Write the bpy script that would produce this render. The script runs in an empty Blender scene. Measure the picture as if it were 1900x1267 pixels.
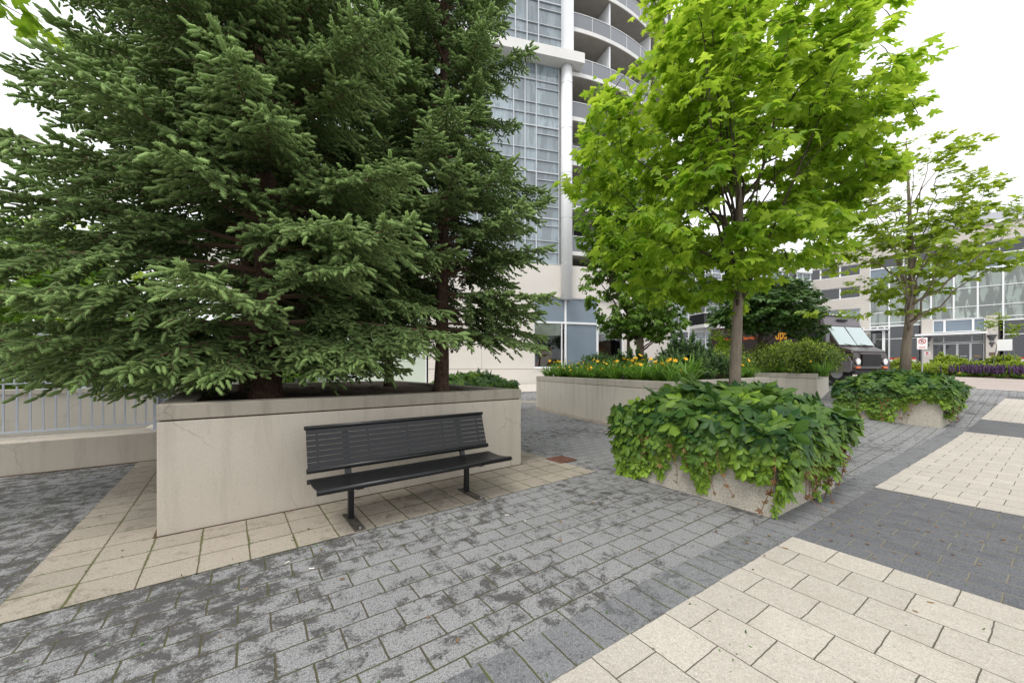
import bpy, math, random
import numpy as np
from mathutils import Vector, Matrix, noise
SC = bpy.context.scene
COL = SC.collection
R = math.radians
rng = np.random.default_rng(7)
random.seed(7)

# ------------------------------------------------------------------ tagging
def tag(o, label=None, cat=None, group=None, kind=None):
    if label: o['label'] = label
    if cat: o['category'] = cat
    if group: o['group'] = group
    if kind: o['kind'] = kind
    return o
def thing(name, label, cat, loc=(0, 0, 0), rz=0, group=None):
    o = bpy.data.objects.new(name, None)
    o.empty_display_size = .1
    COL.objects.link(o)
    o.location = loc; o.rotation_euler = (0, 0, rz)
    return tag(o, label, cat, group)
def copy_tree(o, parent=None):
    c = o.copy(); COL.objects.link(c); c.parent = parent
    for ch in list(o.children): copy_tree(ch, c)
    return c

# ------------------------------------------------------------------ mesh builder
class MB:
    def __init__(s): s.v = []; s.f = []
    def add(s, vs, fs):
        n = len(s.v); s.v += [tuple(map(float, p)) for p in vs]
        s.f += [tuple(i + n for i in f) for f in fs]; return s
    def hexa(s, b, t):      # two quads bottom / top
        return s.add(list(b) + list(t), [(3, 2, 1, 0), (4, 5, 6, 7), (0, 1, 5, 4), (1, 2, 6, 5), (2, 3, 7, 6), (3, 0, 4, 7)])
    def box(s, x0, x1, y0, y1, z0, z1):
        q = [(x0, y0), (x1, y0), (x1, y1), (x0, y1)]
        return s.hexa([(a, b, z0) for a, b in q], [(a, b, z1) for a, b in q])
    def prism(s, poly, z0, z1):
        n = len(poly)
        vs = [(p[0], p[1], z0) for p in poly] + [(p[0], p[1], z1) for p in poly]
        return s.add(vs, [tuple(reversed(range(n))), tuple(range(n, 2 * n))] + [(i, (i + 1) % n, n + (i + 1) % n, n + i) for i in range(n)])
    def tube(s, pts, rad, n=8, cap=True):
        pts = [Vector(p) for p in pts]
        if not hasattr(rad, '__len__'): rad = [rad] * len(pts)
        vs = []; fs = []; up = None
        for i, p in enumerate(pts):
            d = (pts[min(i + 1, len(pts) - 1)] - pts[max(i - 1, 0)]).normalized()
            if up is None:
                a = d.orthogonal().normalized()
            else:
                a = (up - d * up.dot(d))
                a = a.normalized() if a.length > 1e-6 else d.orthogonal().normalized()
            up = a; b = d.cross(a)
            for k in range(n):
                t = 2 * math.pi * k / n
                vs.append(p + (a * math.cos(t) + b * math.sin(t)) * rad[i])
        for i in range(len(pts) - 1):
            for k in range(n):
                fs.append((i * n + k, i * n + (k + 1) % n, (i + 1) * n + (k + 1) % n, (i + 1) * n + k))
        if cap:
            fs.append(tuple(reversed(range(n)))); m = (len(pts) - 1) * n
            fs.append(tuple(range(m, m + n)))
        return s.add(vs, fs)
    def cone(s, c, r0, r1, h, n=12):
        return s.tube([c, (c[0], c[1], c[2] + h)], [r0, r1], n)
    def ball(s, c, r, n=10, m=6, sz=1):
        vs = []; fs = []
        for i in range(m + 1):
            p = math.pi * i / m
            for k in range(n):
                t = 2 * math.pi * k / n
                rr = r * max(math.sin(p), .02)
                vs.append((c[0] + rr * math.cos(t), c[1] + rr * math.sin(t), c[2] + r * sz * math.cos(p)))
        for i in range(m):
            for k in range(n):
                fs.append((i * n + k, (i + 1) * n + k, (i + 1) * n + (k + 1) % n, i * n + (k + 1) % n))
        return s.add(vs, fs)
    def build(s, name, m, parent=None, smooth=False, bevel=0):
        me = bpy.data.meshes.new(name)
        me.from_pydata(s.v, [], s.f); me.update()
        o = bpy.data.objects.new(name, me); COL.objects.link(o)
        if m: me.materials.append(m)
        if smooth: me.polygons.foreach_set('use_smooth', [True] * len(me.polygons))
        if parent is not None: o.parent = parent
        if bevel:
            b = o.modifiers.new('bevel', 'BEVEL'); b.width = bevel; b.segments = 2; b.limit_method = 'ANGLE'
        return o

def npmesh(name, verts, tris, m, parent=None, tint=None, loc=None):
    me = bpy.data.meshes.new(name)
    nv, nt = len(verts), len(tris)
    me.vertices.add(nv); me.vertices.foreach_set('co', verts.astype(np.float32).ravel())
    me.loops.add(nt * 3); me.loops.foreach_set('vertex_index', tris.astype(np.int32).ravel())
    me.polygons.add(nt)
    me.polygons.foreach_set('loop_start', np.arange(0, nt * 3, 3, dtype=np.int32))
    me.update(calc_edges=True)
    if tint is not None:
        a = me.attributes.new('tint', 'FLOAT', 'POINT'); a.data.foreach_set('value', tint.astype(np.float32))
    me.materials.append(m)
    o = bpy.data.objects.new(name, me); COL.objects.link(o)
    if parent is not None: o.parent = parent
    return o
def stamp(tv, tt, mats, pos, tint=None, vt=None):
    k, n = len(pos), len(tv)
    v = np.einsum('kij,nj->kni', mats, tv) + pos[:, None, :]
    t = tt[None] + (np.arange(k) * n)[:, None, None]
    ti = None
    if tint is not None:
        ti = np.repeat(tint[:, None], n, 1)
        if vt is not None: ti = ti + vt[None]
        ti = ti.ravel()
    return v.reshape(-1, 3), t.reshape(-1, 3), ti
def nrm(a): return a / np.maximum(np.linalg.norm(a, axis=-1, keepdims=True), 1e-9)
def frames(tip, normal, scale):
    """columns: x = side, y = tip direction, z = normal"""
    y = nrm(tip); x = nrm(np.cross(y, normal)); z = np.cross(x, y)
    return np.stack([x, y, z], -1) * scale[:, None, None]

# ------------------------------------------------------------------ materials
def mat(name):
    m = bpy.data.materials.new(name); m.use_nodes = True
    nt = m.node_tree; return m, nt, nt.nodes['Principled BSDF']
def N(nt, t, **k):
    n = nt.nodes.new(t)
    for a, b in k.items(): setattr(n, a, b)
    return n
def L(nt, a, b): nt.links.new(a, b)
def mixc(nt, fac, a, b, mode='MIX'):
    n = N(nt, 'ShaderNodeMix', data_type='RGBA', blend_type=mode)
    for sock, val in ((n.inputs[0], fac), (n.inputs[6], a), (n.inputs[7], b)):
        if hasattr(val, 'links'): L(nt, val, sock)
        elif hasattr(val, '__len__'): sock.default_value = (*val[:3], 1)
        else: sock.default_value = val
    return n.outputs[2]
def ramp(nt, src, stops):
    n = N(nt, 'ShaderNodeMapRange'); L(nt, src, n.inputs[0])
    n.inputs[1].default_value, n.inputs[2].default_value = stops[0], stops[1]
    n.inputs[3].default_value, n.inputs[4].default_value = (stops[2], stops[3]) if len(stops) > 2 else (0, 1)
    return n.outputs[0]
def noi(nt, scale, detail=4, rough=.55, vec=None, dist=0):
    n = N(nt, 'ShaderNodeTexNoise'); n.inputs['Scale'].default_value = scale
    n.inputs['Detail'].default_value = detail; n.inputs['Roughness'].default_value = rough
    n.inputs['Distortion'].default_value = dist
    if vec is not None: L(nt, vec, n.inputs['Vector'])
    return n.outputs[0]
def math2(nt, op, a, b):
    n = N(nt, 'ShaderNodeMath', operation=op)
    for sock, val in ((n.inputs[0], a), (n.inputs[1], b)):
        if hasattr(val, 'links'): L(nt, val, sock)
        else: sock.default_value = val
    return n.outputs[0]
def coords(nt, rot=0, loc=(0, 0, 0), scale=(1, 1, 1)):
    tc = N(nt, 'ShaderNodeTexCoord')
    mp = N(nt, 'ShaderNodeMapping', vector_type='TEXTURE'); L(nt, tc.outputs['Object'], mp.inputs[0])
    mp.inputs['Rotation'].default_value = (0, 0, rot); mp.inputs['Location'].default_value = loc
    mp.inputs['Scale'].default_value = scale
    return mp.outputs[0]
def bump(nt, bs, h, strength=.3, dist=.01):
    b = N(nt, 'ShaderNodeBump'); b.inputs['Strength'].default_value = strength; b.inputs['Distance'].default_value = dist
    L(nt, h, b.inputs['Height']); L(nt, b.outputs[0], bs.inputs['Normal'])
def plain(name, col, rough=.6, metal=0, spec=.5, var=.0, scale=3, bmp=0):
    m, nt, bs = mat(name)
    bs.inputs['Roughness'].default_value = rough; bs.inputs['Metallic'].default_value = metal
    bs.inputs['Specular IOR Level'].default_value = spec
    if var:
        c = coords(nt)
        n = noi(nt, scale, 6, .6, c)
        L(nt, mixc(nt, ramp(nt, n, (.3, .7)), [x * (1 - var) for x in col], [min(1, x * (1 + var)) for x in col]), bs.inputs['Base Color'])
        if bmp: bump(nt, bs, noi(nt, scale * 12, 4, .6, c), bmp, .004)
    else: bs.inputs['Base Color'].default_value = (*col, 1)
    return m

def pavers(name, c1, c2, w, h, offs, rot, origin, mortar=.006, mcol=(.10, .085, .06), moss=.5, stain=.0, stain_col=(.03, .031, .033),
           speck=.3, mosscol=(.09, .10, .028), grad=0):
    m, nt, bs = mat(name)
    v = coords(nt, rot, origin)
    # jitter the joint lines a little
    br = N(nt, 'ShaderNodeTexBrick'); br.offset = offs; br.squash = 1
    wob = N(nt, 'ShaderNodeTexNoise'); wob.inputs['Scale'].default_value = 9; L(nt, v, wob.inputs['Vector'])
    sub = N(nt, 'ShaderNodeVectorMath', operation='SUBTRACT'); L(nt, wob.outputs['Color'], sub.inputs[0]); sub.inputs[1].default_value = (.5, .5, .5)
    scl = N(nt, 'ShaderNodeVectorMath', operation='SCALE'); L(nt, sub.outputs[0], scl.inputs[0]); scl.inputs['Scale'].default_value = .012
    ad = N(nt, 'ShaderNodeVectorMath', operation='ADD'); L(nt, v, ad.inputs[0]); L(nt, scl.outputs[0], ad.inputs[1])
    L(nt, ad.outputs[0], br.inputs['Vector'])
    br.inputs['Scale'].default_value = 1; br.inputs['Brick Width'].default_value = w; br.inputs['Row Height'].default_value = h
    br.inputs['Mortar Size'].default_value = mortar; br.inputs['Mortar Smooth'].default_value = .35
    br.inputs['Color1'].default_value = (*c1, 1); br.inputs['Color2'].default_value = (*c2, 1); br.inputs['Mortar'].default_value = (*c1, 1)
    br2 = N(nt, 'ShaderNodeTexBrick'); br2.offset = offs; br2.squash = 1; L(nt, ad.outputs[0], br2.inputs['Vector'])
    br2.inputs['Scale'].default_value = 1; br2.inputs['Brick Width'].default_value = w; br2.inputs['Row Height'].default_value = h
    br2.inputs['Mortar Size'].default_value = mortar * 3.2; br2.inputs['Mortar Smooth'].default_value = 1
    col = br.outputs['Color']
    # cloudy variation
    cl = noi(nt, 1.3, 5, .6, v)
    col = mixc(nt, ramp(nt, cl, (.3, .75, 0, .45)), col, [x * .72 for x in c1])
    # aggregate speckle: two sizes of grain
    g1 = noi(nt, 190, 2, .7, v); g2 = noi(nt, 75, 3, .8, v)
    col = mixc(nt, ramp(nt, g1, (.48, .62, 0, speck)), col, [min(1, x * 1.8 + .08) for x in c1])
    col = mixc(nt, ramp(nt, g2, (.53, .66, 0, speck * 1.5)), col, [x * .38 for x in c1])
    if stain:
        s1 = noi(nt, 7.5, 7, .68, v, .35)
        s2 = noi(nt, .7, 3, .5, v)
        s3 = noi(nt, 60, 3, .7, v)
        gp = N(nt, 'ShaderNodeSeparateXYZ'); L(nt, v, gp.inputs[0])
        gr = ramp(nt, gp.outputs[0], (-4, 2.2, grad, 0))
        s2 = math2(nt, 'ADD', s2, gr)
        s = math2(nt, 'ADD', math2(nt, 'ADD', s1, math2(nt, 'MULTIPLY', s2, .55)), math2(nt, 'MULTIPLY', s3, .42))
        col = mixc(nt, ramp(nt, s, (1.01, 1.13, 0, stain)), col, stain_col)
    # joints, dirt and moss
    mz = noi(nt, 1.7, 4, .65, v); mz2 = noi(nt, 25, 3, .6, v)
    mo = math2(nt, 'ADD', mz, math2(nt, 'MULTIPLY', mz2, .35))
    mcol2 = mixc(nt, ramp(nt, mo, (.62, .74, 0, 1)), mcol, mosscol)
    fac1 = br.outputs['Fac']
    col = mixc(nt, fac1, col, mcol2)
    fringe = math2(nt, 'MULTIPLY', br2.outputs['Fac'], ramp(nt, mo, (.70 - .08 * moss, .80 - .08 * moss, 0, moss)))
    col = mixc(nt, fringe, col, mosscol)
    L(nt, col, bs.inputs['Base Color'])
    bs.inputs['Roughness'].default_value = .88; bs.inputs['Specular IOR Level'].default_value = .3
    h0 = math2(nt, 'SUBTRACT', math2(nt, 'MULTIPLY', g2, .25), math2(nt, 'MULTIPLY', fac1, 1.0))
    bump(nt, bs, h0, .7, .008)
    return m

def concrete(name, col, dark, streak=.4, grain=.25, agg=False):
    m, nt, bs = mat(name)
    v = coords(nt); vs = coords(nt, 0, (0, 0, 0), (.16, .16, 1.6))
    a = noi(nt, 1.1, 6, .62, v); b = noi(nt, 1.2, 5, .65, vs); g = noi(nt, 130, 3, .7, v); p = noi(nt, 40, 4, .6, v)
    c = mixc(nt, ramp(nt, a, (.35, .7, 0, .55)), col, [x * .86 for x in col])
    c = mixc(nt, ramp(nt, b, (.5, .75, 0, streak)), c, dark)
    c = mixc(nt, ramp(nt, g, (.5, .7, 0, grain)), c, [x * .55 for x in col])
    c = mixc(nt, ramp(nt, p, (.62, .72, 0, grain * .8)), c, dark)
    ve = N(nt, 'ShaderNodeTexVoronoi', feature='DISTANCE_TO_EDGE'); ve.inputs['Scale'].default_value = .9
    wn = N(nt, 'ShaderNodeTexNoise'); wn.inputs['Scale'].default_value = 6; L(nt, v, wn.inputs['Vector'])
    wa = N(nt, 'ShaderNodeVectorMath', operation='MULTIPLY_ADD'); L(nt, wn.outputs['Color'], wa.inputs[0]); wa.inputs[1].default_value = (.16, .16, .16); L(nt, v, wa.inputs[2]); L(nt, wa.outputs[0], ve.inputs['Vector'])
    ck = math2(nt, 'MULTIPLY', ramp(nt, ve.outputs['Distance'], (.0, .006, 1, 0)), ramp(nt, noi(nt, .9, 2, .5, v), (.52, .60, 0, .45)))
    c = mixc(nt, ck, c, [x * .35 for x in col])
    if agg:
        vo = N(nt, 'ShaderNodeTexVoronoi'); vo.inputs['Scale'].default_value = 110; L(nt, v, vo.inputs['Vector'])
        sep = N(nt, 'ShaderNodeSeparateColor'); L(nt, vo.outputs['Color'], sep.inputs[0])
        c = mixc(nt, ramp(nt, sep.outputs[0], (.2, .9, 0, .5)), c, (.64, .60, .52))
        c = mixc(nt, ramp(nt, sep.outputs[1], (.8, .95, 0, .6)), c, (.22, .19, .15))
        c = mixc(nt, ramp(nt, vo.outputs['Distance'], (.35, .7, 0, .55)), c, (.28, .25, .20))
        bump(nt, bs, math2(nt, 'SUBTRACT', 1.0, vo.outputs['Distance']), .8, .006)
    else:
        bump(nt, bs, math2(nt, 'ADD', g, p), .25, .003)
    L(nt, c, bs.inputs['Base Color']); bs.inputs['Roughness'].default_value = .9
    bs.inputs['Specular IOR Level'].default_value = .25
    return m

def foliage(name, c0, c1, trans=.35, rough=.5, spec=.4, tcol=None):
    m, nt, bs = mat(name)
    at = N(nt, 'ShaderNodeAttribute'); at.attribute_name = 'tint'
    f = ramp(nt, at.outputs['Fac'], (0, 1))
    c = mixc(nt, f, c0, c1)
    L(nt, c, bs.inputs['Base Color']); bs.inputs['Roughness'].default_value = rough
    bs.inputs['Specular IOR Level'].default_value = spec
    if trans:
        tr = N(nt, 'ShaderNodeBsdfTranslucent')
        t0, t1 = (tcol if tcol else (tuple(min(1, x * 1.3) for x in c0), tuple(min(1, x * 1.3) for x in c1)))
        L(nt, mixc(nt, f, t0, t1), tr.inputs[0])
        mx = N(nt, 'ShaderNodeMixShader'); mx.inputs[0].default_value = trans
        L(nt, bs.outputs[0], mx.inputs[1]); L(nt, tr.outputs[0], mx.inputs[2])
        L(nt, mx.outputs[0], nt.nodes['Material Output'].inputs[0])
    return m
def bark(name, c0, c1, scale=14, zs=.25, b=.6):
    m, nt, bs = mat(name)
    v = coords(nt, 0, (0, 0, 0), (1, 1, 1 / zs) if zs < 1 else (1, 1, 1))
    n = noi(nt, scale, 6, .7, v, .4); n2 = noi(nt, scale * 4, 3, .6, v)
    c = mixc(nt, ramp(nt, n, (.35, .68)), c0, c1)
    c = mixc(nt, ramp(nt, n2, (.55, .7, 0, .4)), c, [x * .5 for x in c0])
    L(nt, c, bs.inputs['Base Color']); bs.inputs['Roughness'].default_value = .95; bs.inputs['Specular IOR Level'].default_value = .2
    bump(nt, bs, n, b, .02)
    return m
def glass_reflect(name, col, rough=.06, spec=.9, var=.2, refl_blinds=0, metal=.0):
    m, nt, bs = mat(name)
    v = coords(nt)
    oi = N(nt, 'ShaderNodeObjectInfo')
    n = noi(nt, .35, 3, .5, v)
    vz = coords(nt, .6, (0, 0, 0), (.45, .45, 2.2)); pt = noi(nt, 1.0, 5, .6, vz, .3)
    wv = N(nt, 'ShaderNodeTexWave', bands_direction='X'); wv.inputs['Scale'].default_value = 1.6; L(nt, coords(nt, .77), wv.inputs['Vector'])
    k = math2(nt, 'ADD', math2(nt, 'MULTIPLY', oi.outputs['Random'], .6), math2(nt, 'MULTIPLY', n, .5))
    c = mixc(nt, ramp(nt, k, (.2, .9)), [x * (1 - var) for x in col], [min(1, x * (1 + var)) for x in col])
    if refl_blinds:
        c = mixc(nt, ramp(nt, pt, (.47, .53, 0, refl_blinds)), c, [x * .28 for x in col])  # dark patches painted into the glass colour as reflected buildings
        c = mixc(nt, ramp(nt, wv.outputs['Fac'], (.2, .8, 0, refl_blinds * .25)), c, [x * .5 for x in col])  # faint stripes of vertical blinds
    L(nt, c, bs.inputs['Base Color']); bs.inputs['Roughness'].default_value = rough
    bs.inputs['Specular IOR Level'].default_value = spec; bs.inputs['Metallic'].default_value = metal
    bs.inputs['Coat Weight'].default_value = .5; bs.inputs['Coat Roughness'].default_value = .03
    bump(nt, bs, n, .15, .05)
    return m
def clear_glass(name, tint=(.75, .8, .8), refl=.14):
    m = bpy.data.materials.new(name); m.use_nodes = True; nt = m.node_tree; nt.nodes.clear()
    o = N(nt, 'ShaderNodeOutputMaterial'); t = N(nt, 'ShaderNodeBsdfTransparent'); g = N(nt, 'ShaderNodeBsdfGlossy')
    t.inputs[0].default_value = (*tint, 1); g.inputs['Roughness'].default_value = .02
    mx = N(nt, 'ShaderNodeMixShader'); fr = N(nt, 'ShaderNodeFresnel'); fr.inputs[0].default_value = 1.5
    L(nt, math2(nt, 'ADD', fr.outputs[0], refl), mx.inputs[0]); L(nt, t.outputs[0], mx.inputs[1]); L(nt, g.outputs[0], mx.inputs[2])
    L(nt, mx.outputs[0], o.inputs[0]); return m

# ------------------------------------------------------------------ site frames (metres; camera stands at the origin, 1.4 m up)
aA = R(37.4)                       # direction of the bench wall seen from +X
UA = np.array([math.cos(aA), math.sin(aA)]); VA = np.array([-UA[1], UA[0]])
O = np.array([-2.95, 3.086])       # front left corner of the spruce planter
def A(u, v, z=None):
    p = O + u * UA + v * VA
    return (p[0], p[1]) if z is None else (p[0], p[1], z)
aB = R(33.6)
UB = np.array([math.cos(aB), math.sin(aB)]); VB = np.array([-UB[1], UB[0]])
def sst(a, b, x):
    t = min(1, max(0, (x - a) / (b - a))); return t * t * (3 - 2 * t)
def T(x, y):                       # ground height: the drive rises gently towards the buildings
    def soft(d, d0):
        k = 1.0; d = d - d0
        return 0 if d < -k else ((d + k) ** 2 / (4 * k) if d < k else d)
    l = .062 * soft(y, 17) - .062 * soft(y, 30)
    r = .07 * soft(y, 7.8) - .036 * soft(y, 20) - .034 * soft(y, 36)
    w = sst(3.5, 9.5, x)
    return l * (1 - w) + r * w

# ------------------------------------------------------------------ material set
M = {}
M['pave_grey'] = pavers('grey worn paver', (.225, .225, .228), (.175, .176, .18), .30, .186, .5, R(35.6), (1.55, .35, 0), .0055, (.075, .065, .045), .3, .82, (.044, .041, .038), speck=.8, mosscol=(.075, .078, .035), grad=.17)
M['pave_border'] = pavers('grey border paver', (.178, .18, .187), (.14, .142, .15), .187, .6, 0, aB, (*(np.array([2.33, 3.09]) + .02 * np.array([math.sin(aB), -math.cos(aB)])), 0), .005, (.07, .06, .045), .35, .5, speck=.5)
M['pave_dark'] = pavers('charcoal paver', (.12, .122, .132), (.088, .09, .10), .30, .187, .5, aB - math.pi / 2, (2.33, 3.09, 0), .006, (.20, .185, .15), .15, .35, (.05, .05, .055), speck=.5, mosscol=(.17, .155, .11))
M['pave_beige'] = pavers('cream paver', (.475, .435, .38), (.40, .37, .325), .30, .292, .5, aB - math.pi / 2, (2.33, 3.09, 0), .0035, (.12, .105, .085), .1, .3, (.34, .30, .25), speck=.3, mosscol=(.10, .09, .06))
M['pave_tan'] = pavers('tan worn paver', (.35, .308, .252), (.275, .245, .205), .302, .31, 0, aA, (*A(.0, -.92), 0), .005, (.11, .09, .055), .9, .6, (.15, .125, .10), speck=.3)
M['concrete'] = concrete('cast concrete wall', (.53, .48, .41), (.33, .29, .24), .5, .5)
M['coping'] = concrete('weathered concrete coping', (.36, .325, .27), (.17, .15, .12), .55, .4)
M['concrete2'] = concrete('streaked pale concrete', (.58, .54, .47), (.33, .30, .25), .5)
M['coping2'] = concrete('pale concrete coping', (.48, .445, .38), (.27, .245, .20), .6)
M['agg'] = concrete('exposed aggregate concrete', (.56, .52, .45), (.40, .37, .32), .2, .2, True)
M['stucco'] = plain('pale precast panel', (.66, .62, .57), .85, var=.05, scale=.5, bmp=.15)
M['officewall'] = plain('beige precast office wall', (.54, .505, .46), .85, var=.06, scale=.5)
M['white'] = plain('white painted metal', (.78, .79, .80), .35)
M['whitewall'] = plain('white painted concrete', (.72, .71, .69), .7, var=.06, scale=.8)
M['mullion'] = plain('pale grey aluminium', (.52, .55, .58), .4)
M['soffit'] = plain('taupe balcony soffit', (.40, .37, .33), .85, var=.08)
M['fence'] = plain('pale blue grey painted steel', (.44, .48, .55), .4, var=.06, scale=5)
M['black'] = plain('black powder coated steel', (.008, .0085, .010), .34, spec=.4, var=.25, scale=20)
M['blackworn'] = plain('black steel with dust', (.075, .065, .05), .8, var=.6, scale=14)
M['rust'] = plain('rusty iron', (.16, .07, .045), .85, var=.5, scale=30, bmp=.5)
M['soil'] = plain('brown planter soil', (.075, .045, .025), .95, var=.5, scale=14, bmp=1)
M['bluegl'] = glass_reflect('pale blue curtain glass', (.25, .31, .345), .08, .8, .35, .45)
M['balgl'] = glass_reflect('grey balcony glass', (.17, .18, .20), .25, .5, .12)
M['slate'] = plain('slate blue spandrel panel', (.17, .215, .26), .28, var=.1, scale=.6)
M['darkgl'] = glass_reflect('dark tinted glass', (.018, .022, .028), .05, .7, .4)
M['offgl'] = glass_reflect('greenish office glass', (.26, .31, .28), .05, .8, .45, .8)
M['clear'] = clear_glass('clear window glass', (.85, .88, .88), .0)
M['frost'] = plain('pale green frosted glass', (.52, .58, .50), .35, var=.06, scale=1)
M['blind'] = plain('pale green roller blind', (.80, .82, .66), .8)
M['room'] = plain('room interior', (.42, .30, .20), .9, var=.6, scale=2)
M['truck'] = plain('dark brown truck paint', (.030, .020, .016), .25, spec=.6)
M['truckhood'] = plain('greyish brown fibreglass', (.13, .115, .125), .4, var=.06)
M['windscreen'] = glass_reflect('pale windscreen glass', (.33, .41, .41), .05, .9, .08)
M['rubber'] = plain('black rubber', (.015, .015, .015), .8)
M['gold'] = plain('golden yellow lettering', (.80, .36, .02), .5)
M['orange'] = plain('orange lettering', (.75, .16, .03), .5)
M['chrome'] = plain('bright lamp glass', (.75, .75, .72), .12, .4)
M['amber'] = plain('amber lamp', (.8, .15, .02), .3)
M['road'] = concrete('pinkish grey road concrete', (.40, .34, .31), (.28, .24, .22), .0, .2)
M['kerb'] = concrete('kerb concrete', (.55, .51, .46), (.35, .32, .28), .2)
M['metal'] = plain('galvanised steel', (.42, .43, .45), .4, .7)
M['signwhite'] = plain('white sign face', (.8, .8, .8), .5)
M['red'] = plain('red paint', (.55, .03, .03), .5)
M['bronze'] = plain('brown sign plate', (.13, .09, .06), .5)
M['sconce'] = plain('grey metal sconce', (.15, .15, .16), .4, .3)
M['copper'] = plain('brown curtain panel', (.28, .14, .06), .7, var=.2)
M['bark_sp'] = bark('reddish spruce bark', (.055, .032, .022), (.13, .085, .06), 22, .6, 1)
M['bark_ma'] = bark('smooth grey maple bark', (.17, .135, .105), (.27, .225, .18), 16, .35, .35)
M['bark_dk'] = bark('dark branch bark', (.05, .038, .03), (.10, .078, .06), 20, .4, .4)
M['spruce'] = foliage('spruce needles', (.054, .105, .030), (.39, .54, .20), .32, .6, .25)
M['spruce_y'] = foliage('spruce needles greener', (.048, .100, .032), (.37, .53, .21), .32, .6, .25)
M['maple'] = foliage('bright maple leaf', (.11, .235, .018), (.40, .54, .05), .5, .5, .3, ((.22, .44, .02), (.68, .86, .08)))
M['maple_y'] = foliage('yellow green maple leaf', (.13, .23, .015), (.32, .42, .045), .45, .5, .4, ((.24, .40, .02), (.55, .66, .06)))
M['maple_d'] = foliage('deep green maple leaf', (.028, .075, .016), (.12, .23, .045), .25, .4, .5)
M['midleaf'] = foliage('mid green leaf', (.05, .125, .014), (.24, .40, .035), .4, .45, .4)
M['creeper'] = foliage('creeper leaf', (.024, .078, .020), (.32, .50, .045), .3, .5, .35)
M['redleaf'] = foliage('reddish young leaf', (.16, .07, .035), (.30, .20, .08), .3, .6)
M['pine'] = foliage('mugo pine needles', (.02, .05, .015), (.09, .17, .04), .1, .5)
M['hedge'] = foliage('hedge leaf', (.03, .08, .02), (.42, .54, .04), .3, .45)
M['blade'] = foliage('daylily blade', (.05, .14, .015), (.22, .40, .05), .3, .45)
M['petal'] = plain('golden petal', (.95, .56, .02), .5)
M['salvia'] = foliage('purple flower spike', (.06, .035, .07), (.15, .08, .20), .1, .7)
M['redflower'] = plain('red begonia', (.65, .05, .03), .6)
M['stem'] = plain('reddish vine stem', (.22, .10, .05), .7)
M['twig'] = plain('bare brown twig', (.16, .10, .065), .9)

# ------------------------------------------------------------------ ground and paving
def axis(parts):
    out = []
    for a, b, n in parts: out += list(np.linspace(a, b, n, endpoint=False))
    return out + [parts[-1][1]]
gx = axis([(-400, -60, 8), (-60, -12, 12), (-12, 30, 84), (30, 80, 20), (80, 400, 8)])
gy = axis([(-300, -8, 10), (-8, 42, 100), (42, 90, 12), (90, 600, 8)])
g = MB()
g.add([(x, y, T(x, y)) for y in gy for x in gx],
      [(j * len(gx) + i, j * len(gx) + i + 1, (j + 1) * len(gx) + i + 1, (j + 1) * len(gx) + i) for j in range(len(gy) - 1) for i in range(len(gx) - 1)])
tag(g.build('ground', M['pave_grey']), kind='structure')
def sheet(name, quad, m, lift, n=24):
    q = [np.array(p, float) for p in quad]; s = MB(); vs = []
    for j in range(n + 1):
        for i in range(n + 1):
            a, b = i / n, j / n
            p = (q[0] * (1 - a) + q[1] * a) * (1 - b) + (q[3] * (1 - a) + q[2] * a) * b
            vs.append((p[0], p[1], T(p[0], p[1]) + lift))
    s.add(vs, [(j * (n + 1) + i, j * (n + 1) + i + 1, (j + 1) * (n + 1) + i + 1, (j + 1) * (n + 1) + i) for j in range(n) for i in range(n)])
    return tag(s.build(name, m), kind='structure')
C1 = np.array([2.33, 3.09])
def B(u, v): return C1 + u * UB + v * VB
sheet('paving_charcoal', [B(-8, -14), B(19, -14), B(19, 0), B(-8, 0)], M['pave_dark'], .004, 54)
sheet('paving_border', [B(-8, .0), B(9.6, .0), B(9.6, .27), B(-8, .27)], M['pave_border'], .004, 40)
sheet('paving_cream', [B(-8, -5.5), B(0, -5.5), B(0, 0), B(-8, 0)], M['pave_beige'], .008)
sheet('paving_cream', [B(2.31, -5.5), B(9.0, -5.5), B(9.0, 0), B(2.31, 0)], M['pave_beige'], .008, 30)
sheet('paving_cream', [B(11.5, -5.5), B(17.9, -5.5), B(17.9, 0), B(11.5, 0)], M['pave_beige'], .008, 30)
sheet('paving_tan', [A(-.60, -.92), A(4.45, -.92), A(4.45, 3.59), A(-.60, 3.59)], M['pave_tan'], .004)
# tan strips by the flower planter and the tower
sheet('paving_tan', [(.75, 13.0), (3.15, 7.15), (3.45, 7.3), (1.1, 13.2)], M['pave_tan'], .006)
sheet('paving_tan', [(-6, 14.6), (1.2, 15.3), (1.2, 16.2), (-6, 15.4)], M['pave_tan'], .006)
sheet('pavement', [(-9, 17.2), (3, 20.2), (3, 23.9), (-9, 21.4)], M['kerb'], .02)
# drive
DR = np.array([.70, -.714]); DN = np.array([.714, .70])
def D(t, o): p = np.array([24.4, 19.0]) + t * DR + o * DN; return p
sheet('road', [D(-22, -5.6), D(16, -5.6), D(16, -.15), D(-22, -.15)], M['road'], .012, 60)
sheet('road_edge_strip', [D(-22, -5.85), D(16, -5.85), D(16, -5.6), D(-22, -5.6)], M['kerb'], .014, 60)
k = MB()
for i in range(60):
    t0, t1 = -8 + i * .4, -8 + (i + 1) * .4
    b = [D(t0, -.15), D(t1, -.15), D(t1, .02), D(t0, .02)]
    k.hexa([(p[0], p[1], T(*p) - .1) for p in b], [(p[0], p[1], T(*p) + .13) for p in b])
tag(k.build('kerb', M['kerb']), kind='structure')
sheet('planting_bed', [D(-8, .02), D(16, .02), D(16, 7), D(-8, 7)], M['soil'], .10, 40)

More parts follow.
